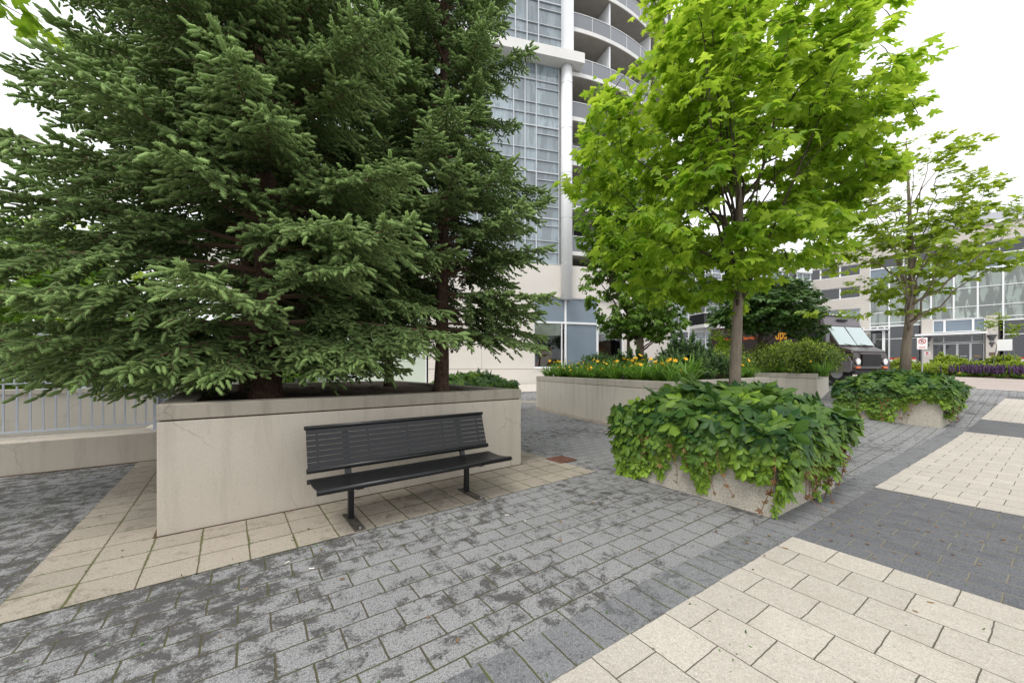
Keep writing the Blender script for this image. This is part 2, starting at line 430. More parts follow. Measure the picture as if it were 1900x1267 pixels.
# ------------------------------------------------------------------ spruce planter
def frameA(u0, u1, v0, v1, w, z0, z1, mb):
    mb.prism([A(u0, v0), A(u1, v0), A(u1 - w, v0 + w), A(u0 + w, v0 + w)], z0, z1)
    mb.prism([A(u1, v0), A(u1, v1), A(u1 - w, v1 - w), A(u1 - w, v0 + w)], z0, z1)
    mb.prism([A(u1, v1), A(u0, v1), A(u0 + w, v1 - w), A(u1 - w, v1 - w)], z0, z1)
    mb.prism([A(u0, v1), A(u0, v0), A(u0 + w, v0 + w), A(u0 + w, v1 - w)], z0, z1)
t = thing('concrete_planter', 'large waist-high concrete planter holding the spruces, behind the black bench', 'planter', (*O, 0))
def local(o, par):
    o.parent = par; o.matrix_parent_inverse = Matrix.Translation(-Vector(par.location)); return o
b = MB(); frameA(0, 3.88, 0, 5.07, .2, -.05, .955, b); local(b.build('wall', M['concrete'], bevel=.008), t)
b = MB(); frameA(.022, 3.858, .022, 5.048, .17, .955, .967, b); local(b.build('groove', M['soil']), t)
b = MB(); frameA(-.022, 3.902, -.022, 5.09, .03, -.02, .008, b); local(b.build('base_joint', M['soil']), t)
b = MB(); frameA(-.004, 3.884, -.004, 5.074, .21, .967, 1.10, b); local(b.build('coping', M['coping'], bevel=.008), t)
def soil_grid(fn, n, z, amp, seed):
    s = MB(); vs = []
    for j in range(n + 1):
        for i in range(n + 1):
            p = fn(i / n, j / n); vs.append((p[0], p[1], z + amp * noise.noise(Vector((p[0] * 3, p[1] * 3, seed))) + amp * .5 * noise.noise(Vector((p[0] * 11, p[1] * 11, seed)))))
    return s.add(vs, [(j * (n + 1) + i, j * (n + 1) + i + 1, (j + 1) * (n + 1) + i + 1, (j + 1) * (n + 1) + i) for j in range(n) for i in range(n)])
local(soil_grid(lambda a, c: A(.15 + a * 3.58, .15 + c * 4.77), 60, 1.035, .05, 1).build('soil', M['soil'], smooth=True), t)

# low wall with the metal railing, and the opposite wall of the sunken passage
t = thing('low_wall', 'long knee-high concrete wall under the blue grey railing left of the spruce planter', 'wall', (*A(-.3, 3.6), 0))
b = MB(); b.prism([A(-14, 3.6), A(-.004, 3.6), A(-.004, 4.2), A(-14, 4.2)], -.05, .43)
local(b.build('wall', M['concrete'], bevel=.01), t)
b = MB(); b.prism([A(-14, 3.565), A(-.02, 3.565), A(-.02, 3.602), A(-14, 3.602)], -.02, .008); local(b.build('base_joint', M['soil']), t)
t = thing('far_wall', 'taller tan concrete wall facing the railing across the passage', 'wall', (*A(-2, 6.2), 0))
b = MB(); b.prism([A(-3.6, 6.2), A(-.05, 6.2), A(-.05, 6.5), A(-3.6, 6.5)], -.05, .95)
local(b.build('wall', M['concrete2']), t)
b = MB(); b.prism([A(-3.9, 5.9), A(-3.5, 5.9), A(-3.5, 6.55), A(-3.9, 6.55)], -.05, 1.05)
local(b.build('pillar', M['concrete2'], bevel=.01), t)
b = MB(); b.prism([A(-3.6, 6.17), A(-.05, 6.17), A(-.05, 6.53), A(-3.6, 6.53)], .95, 1.03)
local(b.build('coping', M['coping2']), t)

def railing(name, label, p0, p1, z0, h, posts, base_gap=.09, group=None, bal=.115):
    p0 = np.array(p0); p1 = np.array(p1); Ln = np.linalg.norm(p1 - p0); d = (p1 - p0) / Ln
    rz = math.atan2(d[1], d[0])
    t = thing(name, label, 'railing', (p0[0], p0[1], z0), rz, group)
    for s in posts:
        x = s * Ln
        MB().box(x - .03, x + .03, -.03, .03, 0, h).build('post', M['fence'], t)
        MB().box(x - .06, x + .06, -.06, .06, 0, .012).build('base_plate', M['fence'], t)
    MB().box(0, Ln, -.02, .02, h, h + .035).build('top_rail', M['fence'], t)
    MB().box(0, Ln, -.015, .015, h - .14, h - .115).build('rail', M['fence'], t)
    MB().box(0, Ln, -.015, .015, base_gap, base_gap + .025).build('rail', M['fence'], t)
    n = int(Ln / bal)
    proto = None
    for i in range(1, n):
        x = Ln * i / n
        if min(abs(x - s * Ln) for s in posts) < .045: continue
        if proto is None:
            proto = MB().box(-.009, .009, -.009, .009, base_gap + .025, h - .14).build('baluster', M['fence'], t); proto.location = (x, 0, 0)
        else:
            c = proto.copy(); COL.objects.link(c); c.location = (x, 0, 0); c.parent = t
    return t
railing('metal_railing', 'blue grey steel railing along the low concrete wall under the spruce limbs', A(-9.2, 3.92), A(-.44, 3.92), .43, 1.02, [0, .2, .4, .6, .8, 1])
railing('metal_railing', 'blue grey steel railing running back from the corner post beside the spruce planter', A(-.40, 3.98), A(-.40, 9.5), .43, 1.02, [0, .33, .66, 1])
railing('metal_railing', 'short upper railing seen above the taller tan wall at the left', A(-3.85, 6.35), A(-1.7, 6.35), 1.03, .98, [0, .37, 1])
b = MB(); b.prism([A(-.6, 4.2), A(-.2, 4.2), A(-.2, 9.8), A(-.6, 9.8)], -.05, .43)
tag(b.build('side_wall', M['concrete2']), 'low concrete wall under the railing that runs back beside the spruce planter', 'wall')

# ------------------------------------------------------------------ bench
def make_bench():
    u0, u1 = 1.04, 2.96; Lb = u1 - u0
    ox = A(u0, -.95)
    t = thing('park_bench', 'black slatted metal bench on two legs in front of the concrete planter wall', 'bench', (ox[0], ox[1], 0), aA)
    # local x along bench, y toward the wall (0 = front edge)
    def sy(s):   # seat profile s 0..1 front->back, gently dished
        return s * .44, .425 - .02 * math.sin(s * math.pi) - .012 * s
    m = MB()
    ns = 8
    for i in range(ns):
        a, b_ = .06 + i * .112, .06 + i * .112 + .098
        (ya, za), (yb, zb) = sy(a), sy(b_)
        m.hexa([(0, ya, za - .006), (Lb, ya, za - .006), (Lb, yb, zb - .006), (0, yb, zb - .006)], [(0, ya, za + .004), (Lb, ya, za + .004), (Lb, yb, zb + .004), (0, yb, zb + .004)])
    m.build('seat', M['black'], t)
    r = MB().tube([(-.008, .0, .408), (Lb + .008, .0, .408)], .024, 14).build('seat_rail', M['black'], t, True)
    MB().tube([(-.01, .445, .388), (Lb + .01, .445, .388)], .022, 14).build('seat_rail', M['black'], t, True)
    # backrest
    def bp(s): return .475 + .115 * s, .485 + .365 * s
    m = MB()
    ns = 7
    for i in range(ns):
        a, b_ = .045 + i * .131, .045 + i * .131 + .122
        (ya, za), (yb, zb) = bp(a), bp(b_)
        m.hexa([(0, ya - .005, za), (Lb, ya - .005, za), (Lb, ya + .006, za - .002), (0, ya + .006, za - .002)], [(0, yb - .005, zb), (Lb, yb - .005, zb), (Lb, yb + .006, zb - .002), (0, yb + .006, zb - .002)])
    m.build('backrest', M['black'], t)
    y, z = bp(-.02); MB().tube([(-.01, y - .004, z), (Lb + .01, y - .004, z)], .024, 14).build('back_rail', M['black'], t, True)
    y, z = bp(1.0); MB().tube([(-.012, y, z), (Lb + .012, y, z)], .019, 14).build('back_rail', M['black'], t, True)
    for x in (.09, .55, .96, 1.37, 1.83):
        (ya, za), (yb, zb) = bp(.02), bp(.98)
        MB().hexa([(x - .008, ya + .006, za), (x + .008, ya + .006, za), (x + .008, ya + .018, za), (x - .008, ya + .018, za)], [(x - .008, yb + .006, zb), (x + .008, yb + .006, zb), (x + .008, yb + .018, zb), (x - .008, yb + .018, zb)]).build('back_strap', M['black'], t)
        MB().box(x - .01, x + .01, .02, .42, .375, .395).build('seat_strap', M['black'], t)
    for x in (.34, 1.58):
        MB().box(x - .025, x + .025, .345, .395, 0, .37).build('leg', M['black'], t, bevel=.006)
        MB().box(x - .045, x + .045, .05, .50, .006, .014).build('foot_plate', M['blackworn'], t)
        MB().hexa([(x - .03, .05, .36), (x + .03, .05, .36), (x + .03, .47, .35), (x - .03, .47, .35)], [(x - .03, .05, .395), (x + .03, .05, .395), (x + .03, .47, .375), (x - .03, .47, .375)]).build('seat_bracket', M['black'], t)
        (yb, zb) = bp(.93)
        MB().hexa([(x - .028, .43, .36), (x + .028, .43, .36), (x + .028, .462, .36), (x - .028, .462, .36)], [(x - .028, yb + .008, zb), (x + .028, yb + .008, zb), (x + .028, yb + .035, zb), (x - .028, yb + .035, zb)]).build('back_support', M['black'], t)
        for yy in (.06, .48): MB().tube([(x, yy, .018), (x, yy, .034)], .011, 8).build('bolt', M['metal'], t)
    return t
make_bench()
dc = thing('drain_cover', 'small rusty square drain cover set in the paving right of the bench', 'drain cover', (.76, 5.72, .006), aA)
MB().box(-.17, .17, -.17, .17, 0, .008).build('frame', M['rust'], dc)
m = MB()
for i in range(7): m.box(-.14 + i * .043, -.14 + i * .043 + .022, -.14, .14, .008, .014)
m.build('grate', M['rust'], dc)

# ------------------------------------------------------------------ leaf templates
def fan(outline, centre, zf):
    v = [(*centre,)] + list(outline)
    v = np.array([(x, y, zf(x, y)) for x, y in v]); n = len(outline)
    return v, np.array([(0, 1 + i, 1 + (i + 1) % n) for i in range(n)])
half = [(.10, -.05), (.26, -.12), (.46, -.10), (.38, .05), (.30, .12), (.44, .16), (.64, .34), (.50, .38), (.46, .46), (.34, .40), (.22, .38), (.24, .52), (.30, .66), (.17, .66), (.12, .80)]
mo = [(0, -.02)] + half + [(0, 1.0)] + [(-x, y) for x, y in reversed(half)]
MAPLE = fan(mo, (0, .28), lambda x, y: .03 - .42 * abs(x) ** 1.4 - .30 * max(0, y - .3) ** 1.5)
sm = [(.12, .0), (.40, -.02), (.32, .14), (.58, .38), (.24, .40), (.26, .62)]
so = [(0, -.02)] + sm + [(0, 1.0)] + [(-x, y) for x, y in reversed(sm)]
MAPLE_S = fan(so, (0, .28), lambda x, y: .03 - .4 * abs(x) ** 1.4 - .25 * max(0, y - .3))
ov = [(.14, .18), (.25, .42), (.20, .70), (.08, .90)]
oo = [(0, 0)] + ov + [(0, 1.0)] + [(-x, y) for x, y in reversed(ov)]
OVAL = fan(oo, (0, .45), lambda x, y: .02 - .5 * abs(x) - .18 * y * y)
def creeper_t():
    lf = [(.05, .08), (.14, .28), (.235, .48), (.22, .54), (.27, .62), (.235, .68), (.25, .76), (.18, .80), (.16, .88), (.08, .93)]
    ol = [(0, 0)] + lf + [(0, 1.06)] + [(-x, y) for x, y in reversed(lf)]
    v0, t0 = fan(ol, (0, .5), lambda x, y: .0 - .45 * abs(x) - .22 * y * y)
    vs = []; ts = []
    for k, (a, s) in enumerate(((-112, .68), (-56, .9), (0, 1), (56, .9), (112, .68))):
        c, sn = math.cos(R(a)), math.sin(R(a))
        v = v0 * s; q = v.copy(); q[:, 0] = v[:, 0] * c - v[:, 1] * sn; q[:, 1] = v[:, 0] * sn + v[:, 1] * c
        q[:, 2] += .02 * (k % 2)
        ts.append(t0 + len(v0) * k); vs.append(q)
    return np.concatenate(vs), np.concatenate(ts)
CREEP = creeper_t()
def shoot_t(nn, seed, nl=.19, nw=.035, core=.075):
    r = np.random.default_rng(seed); v = []; t = []; tv = []
    prof = [(0, .02), (.2, core), (.85, core * .95), (1.0, .03)]
    for y, rad in prof:
        for k in range(4):
            a = math.pi / 2 * k; v.append((rad * math.cos(a), y, rad * math.sin(a))); tv.append(-.12)
    for i in range(3):
        for k in range(4):
            a, b_ = i * 4 + k, i * 4 + (k + 1) % 4
            t += [(a, b_, b_ + 4), (a, b_ + 4, a + 4)]
    for i in range(nn):
        y = .04 + .94 * (i + r.random() * .5) / nn; a = i * 2.4 + r.random() * .5
        dr = np.array([math.cos(a), .40 + r.random() * .45 + (1.2 if y > .88 else 0), math.sin(a)]); dr /= np.linalg.norm(dr)
        s = np.cross(dr, (0, 1, 0)); s = s / (np.linalg.norm(s) + 1e-6) * nw
        ln = nl * (.8 + .4 * r.random()) * (.75 if y > .9 else 1)
        b0 = np.array([0, y, 0]); n = len(v)
        v += [tuple(b0 + s + dr * core * .3), tuple(b0 - s + dr * core * .3), tuple(b0 + dr * ln)]
        t.append((n, n + 1, n + 2)); tv += [-.05, -.05, .14]
    return np.array(v), np.array(t), np.array(tv)
SH_HI = shoot_t(24, 1, .26, .06, .15)
SH_LO = shoot_t(17, 2, .30, .095, .15)

# ------------------------------------------------------------------ spruces
def spruce(name, label, base, H, Rm, r0, seed, hi=True, mtl='spruce', lean=(0, 0), zlow=.35, skip=None, detail_z=8.0, dens=1.0, extra=()):
    r = np.random.default_rng(seed)
    t = thing(name, label, 'spruce tree', base, 0, 'spruces in the big concrete planter')
    tp = [(0, 0, -.1), (0, 0, .12), (lean[0] * .1, lean[1] * .1, .5)] + [(lean[0] * z / H, lean[1] * z / H, z) for z in np.linspace(1.2, H, 9)]
    rr = [r0 * 1.55, r0 * 1.1, r0] + [max(.01, r0 * (1 - z / H) ** .8 * .95) for z in np.linspace(1.2, H, 9)]
    MB().tube(tp, rr, 14).build('trunk', M['bark_sp'], t, True)
    br = MB(); P = []; Dv = []; Nn = []; S = []; Ti = []
    def limb(z, az, Lb, droop, up_end):
        o = np.array([lean[0] * z / H, lean[1] * z / H, z])
        h = np.array([math.cos(az), math.sin(az), 0]); side = np.array([-h[1], h[0], 0])
        n = max(5, int(Lb / .2)); pts = []
        bend = r.uniform(-.12, .12)
        for i in range(n + 1):
            s = i / n
            zz = Lb * (droop[0] * s + droop[1] * s * s + up_end * s ** 3)
            pts.append(o + h * Lb * s + side * Lb * bend * s * s + np.array([0, 0, zz]))
        pts = np.array(pts)
        br.tube(pts, [max(.004, .012 * Lb * (1 - i / (n + .5)) + .003) for i in range(n + 1)], 5, False)
        sp = (.078 if hi else .115) / dens * (1 if z < detail_z else 1.6)
        s = .22 if Lb > 1 else .1
        k = 0
        while s < 1:
            q = s * n; i = min(int(q), n - 1); p = pts[i] + (pts[i + 1] - pts[i]) * (q - i)
            d = nrm(pts[i + 1] - pts[i])
            for sd in (-1, 1):
                bl = min(.72, .40 * Lb * (1 - s) ** .8 + .10) * r.uniform(.7, 1.15)
                if s < .42 and r.random() < .3: bl *= .7
                ang = R(r.uniform(38, 62)); hang = r.uniform(-.55, .12)
                bd = nrm(d * math.cos(ang) + side * sd * math.sin(ang) + np.array([0, 0, hang]))
                # sub shoots along branchlet
                m_ = max(2, int(bl / (.046 if hi else .068)))
                end = p + bd * bl - np.array([0, 0, bl * bl * .35])
                if bl > .25: br.tube([p, (p + end) / 2 + np.array([0, 0, bl * .05]), end], [.005, .0035, .002], 3, False)
                inner = s < .3
                for j in range(m_ + 1):
                    if inner and j < m_ * .25: continue
                    a = j / m_
                    bp_ = p + bd * bl * a - np.array([0, 0, bl * bl * .35 * a * a])
                    sdv = nrm(np.cross(bd, (0, 0, 1)))
                    for e in ((-1, 1) if j < m_ else (0,)):
                        sa = R(r.uniform(30, 58)) * e
                        dd = nrm(bd * math.cos(sa) + sdv * math.sin(sa) + np.array([0, 0, r.uniform(-.65, .35)]))
                        ln = r.uniform(.055, .098) * (1.2 if j == m_ else 1) * (1 if hi else 1.3)
                        P.append(bp_); Dv.append(dd); S.append(ln)
                        Ti.append(.06 + .55 * s + r.uniform(-.14, .2) + .22 * a + (.15 if j == m_ else 0))  # older inner needles darker; outer shoots tinted lighter to paint in highlights
            s += sp / Lb * r.uniform(.75, 1.25)
        dd = nrm(pts[-1] - pts[-2])
        for e in range(4):
            P.append(pts[-1] - dd * .03 * e); Dv.append(nrm(dd + r.uniform(-.5, .5, 3))); S.append(.13); Ti.append(.8)
    z = zlow
    while z < H - .3:
        f = 1 - z / H
        nb = r.integers(4, 7)
        a0 = r.random() * 6.28
        for i in range(nb):
            az = a0 + 6.283 * i / nb + r.uniform(-.25, .25)
            Lb = Rm * min(1, (f ** .75) * 1.08) * r.uniform(.72, 1.1)
            if r.random() < .10: continue
            if skip and skip(z, az % 6.2832): continue
            lo = max(0, 1 - z / 2.2)
            limb(z, az, max(.25, Lb), (r.uniform(-.02, .2) + .25 * (z / H) - .1 * lo, r.uniform(-.30, -.12) - .08 * lo), .10 + .15 * (z / H))
        z += r.uniform(.24, .34) * (1 if z < detail_z else 1.3)
    for (z, az, Lb, dr, ue) in extra: limb(z, az, Lb, dr, ue)
    # dead inner twigs near the trunk
    for i in range(160 if hi else 60):
        z = r.uniform(.5, 4.5); az = r.random() * 6.28; q = np.array([lean[0] * z / H, lean[1] * z / H, z]); h = np.array([math.cos(az), math.sin(az), r.uniform(-.3, .3)])
        p1 = q + h * r.uniform(.3, .9); br.tube([q + h * .08, (q + p1) / 2 + r.uniform(-.06, .06, 3), p1], [.006, .004, .001], 3, False)
    br.build('branch', M['twig'], t)
    P = np.array(P); Dv = np.array(Dv); S = np.array(S); Ti = np.array(Ti)
    up = np.tile((0., 0., 1.), (len(P), 1)) + r.normal(0, .3, (len(P), 3))
    tv, tt, vt = SH_HI if hi else SH_LO
    v, f_, ti = stamp(tv, tt, frames(Dv, up, S), P, Ti, vt)
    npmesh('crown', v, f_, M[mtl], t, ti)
    open('/tmp/log.txt','a').write('%s %d %d\n'%(name,len(P),len(f_)))
    print(name, 'shoots', len(P), 'tris', len(f_))
    return t
def adist(a, b): return abs((a - b + math.pi) % (2 * math.pi) - math.pi)
cam1 = math.atan2(-4.5, 3.0) % (2 * math.pi)
lf = math.pi * 1.0
p1 = A(.85, 1.2); p2 = A(3.2, 1.2); p3 = A(3.15, 3.5); p4 = A(.76, 3.5)
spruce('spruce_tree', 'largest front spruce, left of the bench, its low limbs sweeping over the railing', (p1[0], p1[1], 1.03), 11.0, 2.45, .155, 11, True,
       skip=lambda z, a: (1.05 < z < 1.8 and adist(a, R(183)) < R(38)) or (z < .9 and adist(a, cam1) < R(62)) or (z < .6 and adist(a, R(160)) > R(80)), detail_z=5.5,
       extra=[(.75, R(172), 2.7, (-.02, -.16), .10), (.55, R(196), 2.5, (-.02, -.12), .08), (.72, R(212), 2.3, (.0, -.16), .08), (.8, R(150), 2.6, (.02, -.16), .08),
              (1.8, R(318), 1.6, (.12, -.25), .08), (2.1, R(285), 1.7, (.15, -.25), .08), (2.5, R(305), 1.8, (.15, -.25), .08), (3.0, R(295), 1.7, (.18, -.22), .08), (3.4, R(320), 1.7, (.18, -.2), .08), (3.9, R(300), 1.5, (.2, -.2), .1),
              (.62, R(255), 1.25, (-.05, -.25), .05), (.6, R(330), 1.5, (.0, -.25), .1), (.75, R(350), 1.9, (.02, -.2), .1), (.8, R(325), 1.35, (.05, -.30), .02), (.6, R(285), 1.3, (.05, -.3), .0), (.8, R(340), 1.7, (.05, -.3), .05), (.6, R(10), 1.6, (.05, -.25), .05), (.75, R(270), 1.5, (.0, -.25), .0),
              (3.4, R(190), 2.6, (.15, -.12), .1), (4.4, R(180), 2.5, (.2, -.1), .1)])
spruce('spruce_tree', 'slender front spruce above the right end of the bench, its bare lower trunk showing', (p2[0], p2[1], 1.03), 12.5, 1.9, .11, 23, True, 'spruce', (.1, .2),
       zlow=1.0, skip=lambda z, a: (z < 1.5 and adist(a, R(-80)) < R(40)), detail_z=7.5,
       extra=[(.85, R(205), 1.1, (.0, -.25), .05), (.95, R(235), 1.0, (.0, -.3), .05), (1.1, R(355), 1.6, (.0, -.2), .05)])
spruce('spruce_tree', 'rear spruce with the thinnest trunk, standing between the two front spruces', (p3[0], p3[1], 1.03), 11.5, 1.75, .09, 35, False, 'spruce_y', zlow=1.35)
spruce('spruce_tree', 'rear spruce half hidden behind the largest front spruce', (p4[0], p4[1], 1.03), 13.0, 2.65, .13, 47, False, 'spruce', zlow=.7, skip=lambda z, a: 1.1 < z < 2.3 and adist(a, R(185)) < R(40),
       extra=[(2.5, R(182), 3.0, (.05, -.1), .08), (5.2, R(176), 2.9, (.2, -.08), .1)])

# ------------------------------------------------------------------ broadleaf trees
def leaftree(name, label, cat, base, trunk, tr, ells, nlimb, ntwig, lpt, lsize, mleaf, mbark, seed, tmpl=MAPLE, twl=.45, gap=-.12, gscale=.9,
             flat=.5, limb_from=.35, tintf=None, group=None, limb_r=.3, shell=.42, droop=.55, bark2='bark_dk', offcam=False):
    """ells: list of (centre xyz rel. base, radii); trunk: list of rel. points"""
    r = np.random.default_rng(seed)
    t = thing(name, label, cat, base, 0, group)
    tp = np.array(trunk, float); n = len(tp)
    k = np.linspace(0, 1, n)
    MB().tube(tp, [tr * (1.25 if i == 0 else 1) * (1 - .9 * (k[i] ** 1.6)) + .004 for i in range(n)], 12).build('trunk', M[mbark], t, True)
    nodes = []; nrad = []
    ks = np.linspace(limb_from, 1, 14)
    for q in ks:
        f = q * (n - 1); i = min(int(f), n - 2); nodes.append(tp[i] + (tp[i + 1] - tp[i]) * (f - i)); nrad.append(tr * .5 * (1 - q) + .01)
    br = MB()
    vol = np.array([e[1][0] * e[1][1] * e[1][2] for e in ells]); vol = vol / vol.sum()
    def sample(sh):
        while True:
            c, rad = ells[r.choice(len(ells), p=vol)]
            d = nrm(r.normal(0, 1, 3)); p = np.array(c) + d * np.array(rad) * r.random() ** sh
            nv = noise.noise(Vector(p) * gscale + Vector((seed, 0, 0)))
            if nv > gap: return p
    cen = sum(np.array(e[0]) * w for e, w in zip(ells, vol))
    for i in range(nlimb):
        q = limb_from + (1 - limb_from) * (i / nlimb) ** 1.15 * .8
        f = q * (n - 1); j = min(int(f), n - 2); s = tp[j] + (tp[j + 1] - tp[j]) * (f - j)
        for _ in range(30):
            e = sample(.12)
            if e[2] > s[2] - .1: break
        e = s + (e - s) * .85
        h = (e - s); c = s + h * .45 + np.array([0, 0, -.08 if h[2] > .8 * np.linalg.norm(h[:2]) else .10]) * np.linalg.norm(h)
        m_ = 10; pts = [s * (1 - a) ** 2 + 2 * c * a * (1 - a) + e * a * a + (r.normal(0, .012, 3) * np.linalg.norm(h) if 0 < a < 1 else 0) for a in np.linspace(0, 1, m_)]
        r0 = max(.008, tr * limb_r * (1 - .6 * q)) * min(1.3, np.linalg.norm(h) / 2 + .4)
        br.tube(pts, [r0 * (1 - .85 * a) + .002 for a in np.linspace(0, 1, m_)], 6, False)
        nodes += pts[2:]; nrad += [r0 * (1 - .85 * a) for a in np.linspace(0, 1, m_)[2:]]
    ND = np.array(nodes)
    P = []; TD = []; NR = []; S = []; Ti = []
    for i in range(ntwig):
        e = sample(shell)
        d = np.linalg.norm((ND - e) * (1, 1, 1.3), axis=1) + np.maximum(0, ND[:, 2] - e[2] + .1) * .8
        j = int(np.argmin(d)); s = ND[j]
        h = e - s; ln = np.linalg.norm(h)
        if ln < .05: continue
        mid = s + h * .5 + np.array([0, 0, .08 * ln])
        br.tube([s, mid, e], [min(.008, nrad[j] + .002), .004, .0018], 3, False)
        ND = np.vstack([ND, mid, e]); nrad += [.004, .003]
        hd = h / ln; out = nrm(e - cen)
        tn = r.uniform(-.15, .15)
        for q in range(lpt):
            a = 1 - (q / lpt) * min(1, twl / ln)
            p = (s + (mid - s) * a * 2) if a < .5 else (mid + (e - mid) * (a * 2 - 1))
            az = r.random() * 6.28
            side = np.array([math.cos(az), math.sin(az), 0])
            td = nrm(hd * .35 + side * .9 + out * .4 + np.array([0, 0, -droop * r.uniform(.3, 1.4)]))
            p = p + td * lsize * r.uniform(.3, .9) * np.array([1, 1, flat])
            nn = nrm(np.array([0, 0, 1.]) + out * .35 + r.normal(0, .33, 3))
            P.append(p); TD.append(td); NR.append(nn); S.append(lsize * r.uniform(.5, 1.25))
            base_t = .5 + tn + r.uniform(-.3, .3)
            Ti.append(base_t if tintf is None else tintf(p, base_t))
    br.build('branch', M[bark2], t)
    P = np.array(P); S = np.array(S)
    v, f_, ti = stamp(tmpl[0], tmpl[1], frames(np.array(TD), np.array(NR), S), P, np.array(Ti))
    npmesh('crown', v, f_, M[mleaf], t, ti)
    print(name, 'leaves', len(P), 'tris', len(f_))
    return t
m1b = (2.80, 4.68, .78)
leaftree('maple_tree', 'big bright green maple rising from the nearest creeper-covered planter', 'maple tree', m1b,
         [(0, 0, 0), (.005, 0, .55), (.03, 0, 1.1), (.05, 0, 1.6), (.08, 0, 2.3), (.06, .05, 3.2), (.1, .05, 4.4), (.0, .0, 5.6)], .065,
         [((-.1, .1, 3.5), (1.85, 1.6, 1.7)), ((-.3, .1, 2.3), (1.6, 1.3, .8)), ((.05, 0, 4.8), (1.5, 1.4, 1.3)), ((-1.3, .1, 3.0), (.95, .9, .6)), ((.95, .2, 2.9), (1.0, .9, .5)), ((.85, .1, 4.0), (1.4, 1.2, 1.1)), ((-.4, .0, 1.8), (1.2, .8, .4))],
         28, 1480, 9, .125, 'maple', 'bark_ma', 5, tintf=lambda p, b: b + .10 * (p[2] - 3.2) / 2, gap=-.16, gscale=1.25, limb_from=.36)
m2b = (10.55, 10.0, .95)
leaftree('maple_tree', 'open-crowned yellow green maple rising from the farther creeper-covered planter', 'maple tree', m2b,
         [(0, 0, 0), (.05, 0, 1.0), (.15, 0, 1.9), (.2, 0, 3.0), (.15, 0, 4.5), (.1, .05, 6.6)], .10,
         [((.1, 0, 3.6), (2.3, 2.0, 1.3)), ((.3, 0, 5.2), (1.7, 1.5, 1.5)), ((-1.6, .2, 2.1), (1.1, .8, .35)), ((.6, 0, 2.2), (1.2, .9, .35)), ((2.6, -.5, 3.5), (1.1, .8, .5)), ((-1.5, .2, 3.6), (1.0, .8, .9))],
         24, 560, 9, .15, 'maple_y', 'bark_ma', 8, tmpl=MAPLE_S, gap=-.02, gscale=.8, limb_from=.3, shell=.3, droop=.25, flat=.25, bark2='bark_ma')
leaftree('shade_tree', 'darker bushy tree in the long flower planter in front of the tower windows', 'tree', (4.15, 12.1, 1.1),
         [(0, 0, 0), (.03, 0, .6), (.0, 0, 1.4), (.1, 0, 2.6), (-.2, 0, 4.4), (-1.2, 0, 9.2)], .13,
         [((.0, 0, 3.3), (1.95, 1.4, 1.9)), ((-.5, 0, 5.3), (1.65, 1.3, 1.9)), ((-1.0, 0, 7.2), (1.1, .9, 1.8)), ((-1.25, 0, 9.0), (.45, .4, .8)), ((.1, 0, 1.85), (1.55, 1.2, .7))],
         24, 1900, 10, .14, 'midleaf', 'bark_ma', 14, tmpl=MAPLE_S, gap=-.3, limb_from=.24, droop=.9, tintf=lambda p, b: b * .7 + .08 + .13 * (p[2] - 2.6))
MB().tube([(3.92, 12.6, 1.1), (3.94, 12.6, 2.2), (3.98, 12.6, 3.4)], [.06, .05, .04], 10).build('slim_tree', M['bark_ma'], None, True)
tag(bpy.data.objects['slim_tree'], 'slim bare trunk just left of the thicker trunk in the long flower planter', 'tree')
leaftree('round_maple', 'dense dark green round-headed maple left of the parked brown truck', 'maple tree', (10.75, 16.15, 1.1),
         [(0, 0, 0), (.0, 0, 1.0), (.05, 0, 1.8), (.0, 0, 2.8), (.0, 0, 4.0)], .11,
         [((.3, 0, 2.9), (2.3, 1.8, 1.0)), ((.2, 0, 3.6), (1.7, 1.4, .8)), ((-1.1, 0, 2.6), (1.2, 1.0, .5)), ((1.3, 0, 2.8), (1.2, 1.1, .55)), ((2.05, 0, 2.1), (.75, .8, .6))],
         16, 1500, 10, .16, 'maple_d', 'bark_dk', 19, tmpl=MAPLE_S, gap=-.4, limb_from=.3, shell=.3, droop=.7)
leaftree('young_tree', 'small bright green sapling left of the dark round maple', 'tree', (9.9, 17.4, .5),
         [(0, 0, 0), (.0, 0, 1.2), (.1, 0, 2.2), (.1, 0, 3.9)], .04,
         [((.0, 0, 2.6), (.75, .6, 1.1)), ((.2, 0, 1.8), (.7, .5, .4))], 8, 90, 9, .13, 'maple', 'bark_ma', 29, tmpl=MAPLE_S, gap=-.2)
leaftree('young_tree', 'thin young tree with pale yellow leaves in front of the office entrance', 'tree', (30.9, 23.6, .95),
         [(0, 0, 0), (.0, 0, 1.4), (.05, 0, 2.6), (.0, 0, 4.4)], .04,
         [((.0, 0, 3.0), (.95, .8, 1.0)), ((.9, 0, 3.0), (.7, .5, .4))], 8, 80, 7, .14, 'maple_y', 'bark_dk', 31, tmpl=MAPLE_S, gap=-.1, droop=.2)
